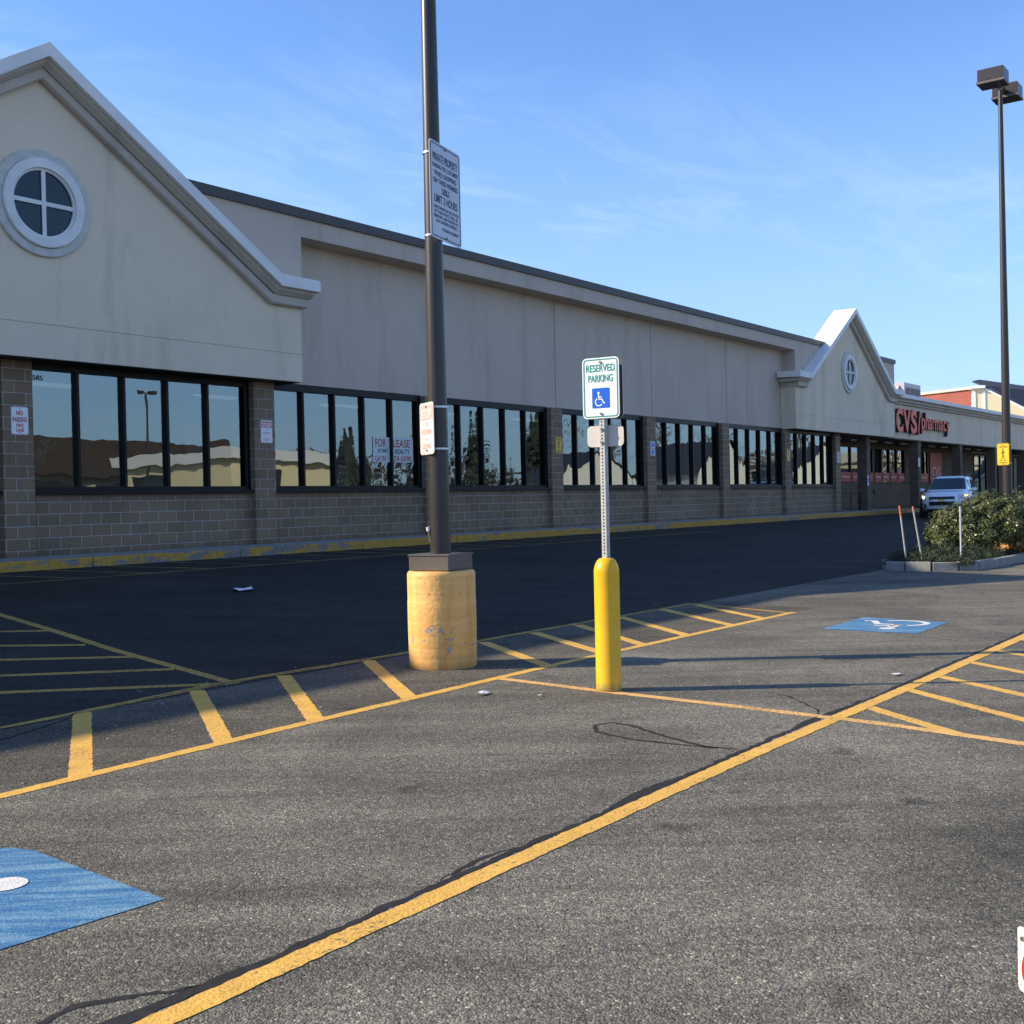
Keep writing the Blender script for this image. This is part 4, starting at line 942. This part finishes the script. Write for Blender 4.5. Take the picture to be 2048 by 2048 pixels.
# bow-tie shaped emblem
mb = MB(); _, xc, a, b = lvl(LV, .705); xo = a+.03
mb.add([(xo, y, z) for y, z in ((-.13, .715), (-.12, .675), (-.045, .675), (-.04, .655), (.05, .655), (.045, .675), (.13, .695), (.12, .735), (.045, .735), (.04, .755), (-.05, .755), (-.045, .735))], [list(range(12))]).build('emblem', 'badge gold', CAR)
patch(LV, 4, .26, .36, -.7, .7, .015).build('lower_bumper', 'car black', CAR)
for sd in (1, -1):
    h = patch(LV, 4, .74, .93, *(sorted((sd*.66, sd*.96))), .014).build('headlight', 'headlamp glass', CAR, smooth='all')
    MB().add([(2.20+.0, sd*.70+.055*cos(w)*1, .83+.055*sin(w)) for w in [2*pi*j/16 for j in range(16)]], [list(range(16))])
    mb = MB(); mb.lathe([(.0, 0), (.055, .0), (.05, .02), (0, .025)], (0, 0, 0), 16)
    xx = 2.37*max(0, 1-(.70/.92)**4)**.25+.0
    mb.v = [Vector((xx+.012+q.z, sd*.70+q.x, .825+q.y)) for q in mb.v]
    mb.build('bulb', 'headlamp lit' if sd < 0 else 'headlamp glass', h)
    MB().add([(q.x, q.y, q.z) for q in patch(LV, 4, .84, .92, *(sorted((sd*.86, sd*.95))), .018, nz=2, ny=4).v], [[i*5+j, i*5+j+1, (i+1)*5+j+1, (i+1)*5+j] for i in range(2) for j in range(4)]).build('indicator', 'amber', h)
    f = patch(LV, 4, .42, .56, *(sorted((sd*.66, sd*.90))), .012).build('fog_lamp_recess', 'car black', CAR)
    xx = 2.36*max(0, 1-(.70/.89)**4)**.25
    mb = MB(); mb.lathe([(0, 0), (.045, 0), (.04, .02), (0, .02)], (0, 0, 0), 14); mb.v = [Vector((xx+.02+q.z, sd*.70+q.x, .49+q.y)) for q in mb.v]; mb.build('fog_lamp', 'headlamp glass', f)
    mb = MB(); mb.lathe([(0, -.06), (.07, -.05), (.10, 0), (.07, .05), (0, .06)], (0, 0, 0), 14); mb.v = [Vector((.62+q.z*.8, sd*1.0+q.x*1.15, 1.12+q.y*.8)) for q in mb.v]
    mi = mb.build('wing_mirror', 'car paint' if sd < 0 else 'car paint', CAR, smooth='all')
    MB().box(.58, .66, min(sd*.80, sd*.95), max(sd*.80, sd*.95), 1.06, 1.09).build('mirror_arm', 'car black', mi)
    MB().tube([(-1.75, sd*.60, 1.67), (-1.6, sd*.60, 1.72), (-.1, sd*.60, 1.72), (.05, sd*.58, 1.65)], .02, 8).build('roof_rail', 'car black', CAR)
    for x in (1.45, -1.42):
        mb = MB(); mb.lathe([(.0, 0), (.40, 0), (.40, .01), (0, .01)], (0, 0, 0), 28); mb.v = [Vector((x+q.x, sd*(.905+q.z), .38+q.y)) for q in mb.v]; mb.build('wheel_arch', 'car black', CAR)
        mb = MB(); mb.lathe([(0, -.24), (.33, -.24), (.36, -.21), (.36, -.03), (.33, 0), (0, 0)], (0, 0, 0), 28); mb.v = [Vector((x+q.x, sd*(.935+q.z), .36+q.y)) for q in mb.v]; w = mb.build('wheel', 'tyre', CAR)
        mb = MB(); mb.lathe([(0, 0), (.23, 0), (.22, .012), (0, .02)], (0, 0, 0), 28); mb.v = [Vector((x+q.x, sd*(.936+q.z), .36+q.y)) for q in mb.v]; mb.build('rim', 'rim', w)
# ================================================================== RIGHT EDGE PLATE, LITTER
nE = Vector((-.77, .64, 0)).normalized(); rE = Z3.cross(nE)
c = Vector((3.154, .645, .212)); o = sheet_sign('number_plate_sign', 'white plate with red figures cut off by the lower right edge of the picture', 'sign', c, rE, nE, .32, .17, 'sign cream', .012, bolts=False)
deco(o, c, rE, nE, [('t', '6', -.122, -.012, .045, .10), ('t', '8', -.05, -.012, .045, .10), ('t', '1', .02, -.012, .03, .10)], 'sign red')
MB().tube([c-rE*.135+Z3*.058, c-rE*.135+Z3*.058+nE*.01], .007, 8).build('bolt', 'bolt steel', o)
q = [c-rE*.15-nE*.01, c+rE*.16-nE*.01, c+rE*.16-nE*.14, c-rE*.11-nE*.14]
MB().prismZ([(p.x, p.y) for p in q], .02, .285).build('backing_block', 'slate roof', o, bevel=.01)
MB().prismZ([(p.x, p.y) for p in q], 0, .018).build('foot', 'hole', o)
def scrap(label, x, y, s, sd, n=7, lift=.03):
    rr = random.Random(sd); mb = MB(); vs = []
    for i in range(n):
        a = 2*pi*i/n; vs.append((x+s*cos(a)*rr.uniform(.6, 1.1), y+s*.6*sin(a)*rr.uniform(.5, 1.2), gz(y)+.012+rr.uniform(0, lift)))
    vs.append((x, y, gz(y)+.016+lift*.4)); mb.add(vs, [[i, (i+1) % n, n] for i in range(n)])
    tag(mb.build('paper_scrap', 'paper', fix=False), label, 'litter', 'paper litter')
scrap('crumpled white paper on the dark drive lane', 10.58, 12.4, .22, 1, 9, .05)
scrap('white paper scrap lying in front of the concrete drum', 6.87, 5.38, .075, 2, 8, .02)
scrap('small pale scrap between the drum and the yellow bollard', 7.0, 4.95, .03, 3, 6, .01)
scrap('tiny bluish scrap on the crack beyond the bollard shadow', 9.2, 3.05, .06, 4, 6, .01)
rr = random.Random(5); mb = MB()
for _ in range(120):
    x = rr.uniform(1.5, 16); y = rr.choice((rr.uniform(5.8, 7.6), rr.uniform(3, 9), rr.uniform(7, 7.8))); s_ = rr.uniform(.002, .008)
    mb.box(x-s_, x+s_*rr.uniform(.5, 1.5), y-s_*.7, y+s_, gz(y), gz(y)+s_*.8)
tag(mb.build('pebbles', 'concrete'), 'scattered pale pebbles on the asphalt', 'pebbles', kind='stuff')
# ================================================================== FAR BUILDINGS RIGHT
o = root('brick_building', 'red brick building showing above the pharmacy roof', 'building', (118, 30, 0))
pl = [(113.5, 39.5), (108.2, 28.2), (110, 26.9), (121, 33)]
MB().prismZ(pl, 0, 10.5).build('wall', 'brick red', o)
MB().prismZ([(113.5, 39.8), (107.9, 28.1), (109.9, 26.6), (121.3, 33)], 10.51, 10.75).build('parapet', 'trim stucco', o)
# ================================================================== ACROSS THE LOT (seen mirrored in the panes)
def shed(name, label, x0, x1, y0, y1, h, wallm, roofm, ov=.8, roofh=2.0):
    o = root(name, label, 'building', ((x0+x1)/2, (y0+y1)/2, 0))
    MB().box(x0, x1, y0, y1, 0, h).build('wall', wallm, o); MB().box(x0-ov, x1+ov, y0-ov, y1+ov, h+.01, h+roofh).build('roof', roofm, o)
    n = int((y1-y0)/6)
    for k_ in range(n): MB().box(x0-.05, x0-.01, y0+1+k_*6, y0+5+k_*6, .8, h-.6).build('window', 'window dark', o)
    n = int((x1-x0)/6)
    for k_ in range(n): MB().box(x0+1+k_*6, x0+5+k_*6, y1+.01, y1+.05, .8, h-.6).build('window', 'window dark', o)
    return o
shed('strip_mall', 'low tan shop row with brown roof across the lot', 44, 68, -75, -48, 4.2, 'tan wall', 'brown mansard', 1, 3.0)
shed('bank_building', 'small cream building with cornice across the lot', 52.6, 62, -38, -27, 4.6, 'cream siding', 'white trim', .5, .8)
def house(label, x, y, w, d, h, rh, rz, m='white clapboard'):
    o = root('house', label, 'house', (x, y, 0), 'white houses across the lot', rz); ORG[o.name] = Vector((0, 0, 0))
    MB().box(-w/2, w/2, -d/2, d/2, 0, h).build('wall', m, o)
    MB().add([(-w/2, -d/2, h), (w/2, -d/2, h), (0, -d/2, h+rh), (-w/2, d/2, h), (w/2, d/2, h), (0, d/2, h+rh)], [(0, 1, 2), (3, 5, 4)]).build('gable_wall', m, o)
    MB().add([(-w/2-.3, -d/2-.3, h-.1), (0, -d/2-.3, h+rh+.12), (0, d/2+.3, h+rh+.12), (-w/2-.3, d/2+.3, h-.1)], [(0, 1, 2, 3)]).add([(w/2+.3, -d/2-.3, h-.1), (0, -d/2-.3, h+rh+.12), (0, d/2+.3, h+rh+.12), (w/2+.3, d/2+.3, h-.1)], [(0, 1, 2, 3)]).build('roof', 'slate roof', o)
    for zz in (1, 3.8):
        for k_ in (-1, 0, 1):
            if zz+1.3 > h: continue
            MB().box(k_*w*.3-.5, k_*w*.3+.5, -d/2-.05, -d/2-.01, zz, zz+1.4).build('window', 'window dark', o)
            MB().box(-w/2-.05, -w/2-.01, k_*d*.3-.5, k_*d*.3+.5, zz, zz+1.4).build('window', 'window dark', o)
            MB().box(k_*w*.3-.5, k_*w*.3+.5, d/2+.01, d/2+.05, zz, zz+1.4).build('window', 'window dark', o)
house('white gabled house nearest the lot entrance', 84, -19, 7, 8, 3.2, 2.2, radians(35))
house('white gabled house with tall roof at the street', 90, -11, 7, 7, 3.4, 2.6, radians(20))
house('white house with low roof far along the street', 101, -4, 8, 8, 3.4, 2.4, radians(50))
shed('tan_shop', 'long tan shop block beyond the houses', 112, 160, -22, 2, 4.5, 'tan wall', 'trim stucco', .3, .9)
def tree(label, x, y, h, r, bare=False, seed=0):
    rr = random.Random(seed); o = root('tree', label, 'tree', (x, y, 0), 'trees across the lot'); mb = MB()
    mb.tube([(x, y, 0), (x+.1, y, h*.4), (x, y+.1, h*.95)], [.28, .2, .04], 8)
    for _ in range(40 if bare else 14):
        z = rr.uniform(.25, .9)*h; a = rr.uniform(0, 6.3); l = r*(1.1-z/h)*rr.uniform(.6, 1.2)+.4
        mb.tube([(x, y, z), (x+cos(a)*l*.5, y+sin(a)*l*.5, z+l*.35), (x+cos(a)*l, y+sin(a)*l, z+l*(.9 if bare else .1))], [.07, .045, .012], 5)
    mb.build('trunk', 'bark', o)
    if not bare:
        mb = MB()
        for _ in range(3500):
            t_ = rr.uniform(0, 1)**.8; z = h*(.12+.88*t_); a = rr.uniform(0, 6.3); q = r*(1-t_)**.75*(.7+.3*sin(a*5+z*1.5))*rr.uniform(.5, 1.05)
            leaf(mb, Vector((x+cos(a)*q, y+sin(a)*q, z)), Vector((cos(a), sin(a), .5)).normalized(), rr.uniform(.15, .32), rr, .6)
        mb.build('crown', 'tree leaf', o, fix=False)
for i, (x, y, h, r, b) in enumerate(((80, -42, 8.5, 3.2, 0), (84, -37, 10, 3.2, 0), (87, -32, 11, 3.5, 0), (78, -50, 6.5, 3.5, 0), (90, -27, 10.5, 3.2, 0), (94, -22, 9, 3, 1), (100, -14, 11, 4, 1), (108, -9, 10, 4, 1), (74, -58, 5, 3, 0), (104, 6, 9, 3, 1), (96, -30, 12, 4, 1), (119, -30, 11, 4, 1))):
    tree('%s tree standing %s across the parking lot' % ('bare leafless' if b else 'dark evergreen', ['left of the row', 'second in the row', 'tallest in the row', 'low at the row end', 'nearest the houses', 'beside the first house', 'behind the houses', 'beyond the far house', 'lowest of all', 'far along the street', 'behind the evergreens', 'over the tan shops'][i]), x, y, h, r, b, 30+i)
LP3 = root('lamp_post', 'lamp post with two box heads standing far across the lot', 'lamp post', (52.6, -36, 0), 'parking lot lamp posts')
MB().tube([(52.6, -36, 0), (52.6, -36, 10)], [.11, .06], 12).build('pole', 'pole bronze', LP3); lampheads(LP3, 52.6, -36, 10.1)
# bare wood along the far street and cars parked across the lot
rr = random.Random(77); mb = MB()
for _ in range(11000):
    x = rr.uniform(58, 190); f_ = .6+.4*sin(x*.13)*cos(x*.31+1); y = -66+.45*(x-58)+rr.uniform(-5, 3)+(20 if x > 120 else 0); z = rr.uniform(0, 1)**.8*(4.2+3.4*f_)
    leaf(mb, Vector((x, y, z)), Vector((rr.gauss(0, 1), rr.gauss(0, 1), .3)).normalized(), rr.uniform(.2, .55), rr, .35)
leafmat('bare wood', (.045, .030, .022), (.12, .08, .055), .9)
tag(mb.build('far_woods', 'bare wood', fix=False), 'brown leafless wood along the street beyond the lot, mirrored in the panes', 'woods', kind='stuff')
mat('car red', (.35, .03, .03), .3, coat=.8); mat('car silver', (.42, .43, .45), .3, .3, coat=.6); mat('car blue', (.03, .06, .14), .3, coat=.8)
def copy_tree(o, parent=None):
    c = o.copy(); COL.objects.link(c)
    if parent is not None: c.parent = parent
    for ch in list(o.children): copy_tree(ch, c)
    return c
kids = ((58.5, -21, 80, 'car red', 'red sport utility vehicle parked across the lot near the cream building'), (64.0, -17, 86, 'car silver', 'silver sport utility vehicle parked across the lot beside the red one'), (70, -16, 84, 'car paint', 'white sport utility vehicle parked in the far row, its lights off'), (76, -14.5, 95, 'car blue', 'dark blue sport utility vehicle parked in the far row'), (82, -5, 88, 'car red', 'red sport utility vehicle parked before the white houses'), (89, -1, 92, 'car silver', 'silver sport utility vehicle parked at the far end before the houses'), (97, 1, 80, 'car paint', 'white sport utility vehicle parked farthest along the street'))
for x, y, a, m_, lb in kids:
    c = copy_tree(CAR); c.location = (x, y, 0); c.rotation_euler = (0, 0, radians(a)); c['label'] = lb; c['group'] = 'cars parked across the lot'
    for ch in c.children_recursive:
        if ch.name.startswith(('body', 'cabin', 'wing_mirror')):
            ch.material_slots[0].link = 'OBJECT'; ch.material_slots[0].material = MT[m_]
        if ch.name.startswith('bulb'): ch.material_slots[0].link = 'OBJECT'; ch.material_slots[0].material = MT['headlamp glass']
# ================================================================== CLAPBOARD GABLE AT RIGHT
D0 = Vector((0, 0, CH))
o = root('clapboard_building', 'cream clapboard building with dark roof rising behind the pharmacy at the right edge', 'building', (99, 26, 0))
# wall plane facing the lot; corner boards; rake; roof plane behind it
a = Vector((98.9, 26.1, 0)); tdir = Vector((.27, -.963, 0)).normalized(); back = Vector((.963, .27, 0)).normalized()
def wp(s, z, b=0): return a+tdir*s+back*b+Z3*z
wall = [wp(0, 0), wp(13, 0), wp(13, 2.4), wp(.9, 9.75), wp(0, 9.75)]
mb = MB(); mb.add(wall+[q+back*7 for q in wall], [(0, 1, 2, 3, 4), (9, 8, 7, 6, 5), (0, 4, 9, 5), (0, 5, 6, 1)]); mb.build('wall', 'cream siding', o)
mb = MB()
for s0, s1 in ((0, .22), (.75, .95)): mb.add([wp(s0, 5, -.06), wp(s1, 5, -.06), wp(s1, 9.6, -.06), wp(s0, 9.6, -.06), wp(s0, 5, -.005), wp(s1, 5, -.005), wp(s1, 9.6, -.005), wp(s0, 9.6, -.005)], [(0, 1, 2, 3), (4, 7, 6, 5), (0, 3, 7, 4), (1, 5, 6, 2), (0, 4, 5, 1), (3, 2, 6, 7)])
mb.build('corner_board', 'sign white', o)
def bx(s0, s1, z0, z1, b0, b1): return MB().add([wp(s0, z0, b0), wp(s1, z0, b0), wp(s1, z1, b0), wp(s0, z1, b0), wp(s0, z0, b1), wp(s1, z0, b1), wp(s1, z1, b1), wp(s0, z1, b1)], [(0, 1, 2, 3), (4, 7, 6, 5), (0, 3, 7, 4), (1, 5, 6, 2), (0, 4, 5, 1), (3, 2, 6, 7)])
bx(-.28, .95, 9.76, 9.98, -.3, 1.2).build('eave_return', 'sign white', o)
MB().add([wp(.96, 9.95, -.15), wp(13.5, 2.30, -.15), wp(13.5, 1.95, -.15), wp(.96, 9.6, -.15), wp(.96, 9.95, -.02), wp(13.5, 2.30, -.02), wp(13.5, 1.95, -.02), wp(.96, 9.6, -.02)], [(0, 1, 2, 3), (4, 7, 6, 5), (0, 4, 5, 1), (3, 2, 6, 7), (0, 3, 7, 4), (1, 5, 6, 2)]).build('rake_board', 'sign white', o)
R0 = [wp(.0, 10.45, .6), wp(.85, 9.97, -.2), wp(13.6, 2.3, -.2), wp(17, 8.2, 12), wp(.6, 10.75, 3)]
MB().add(R0+[q-Z3*.12 for q in R0], [(0, 1, 2, 3, 4), (9, 8, 7, 6, 5), (0, 5, 6, 1), (1, 6, 7, 2), (2, 7, 8, 3), (3, 8, 9, 4), (4, 9, 5, 0)]).build('roof', 'slate roof', o)
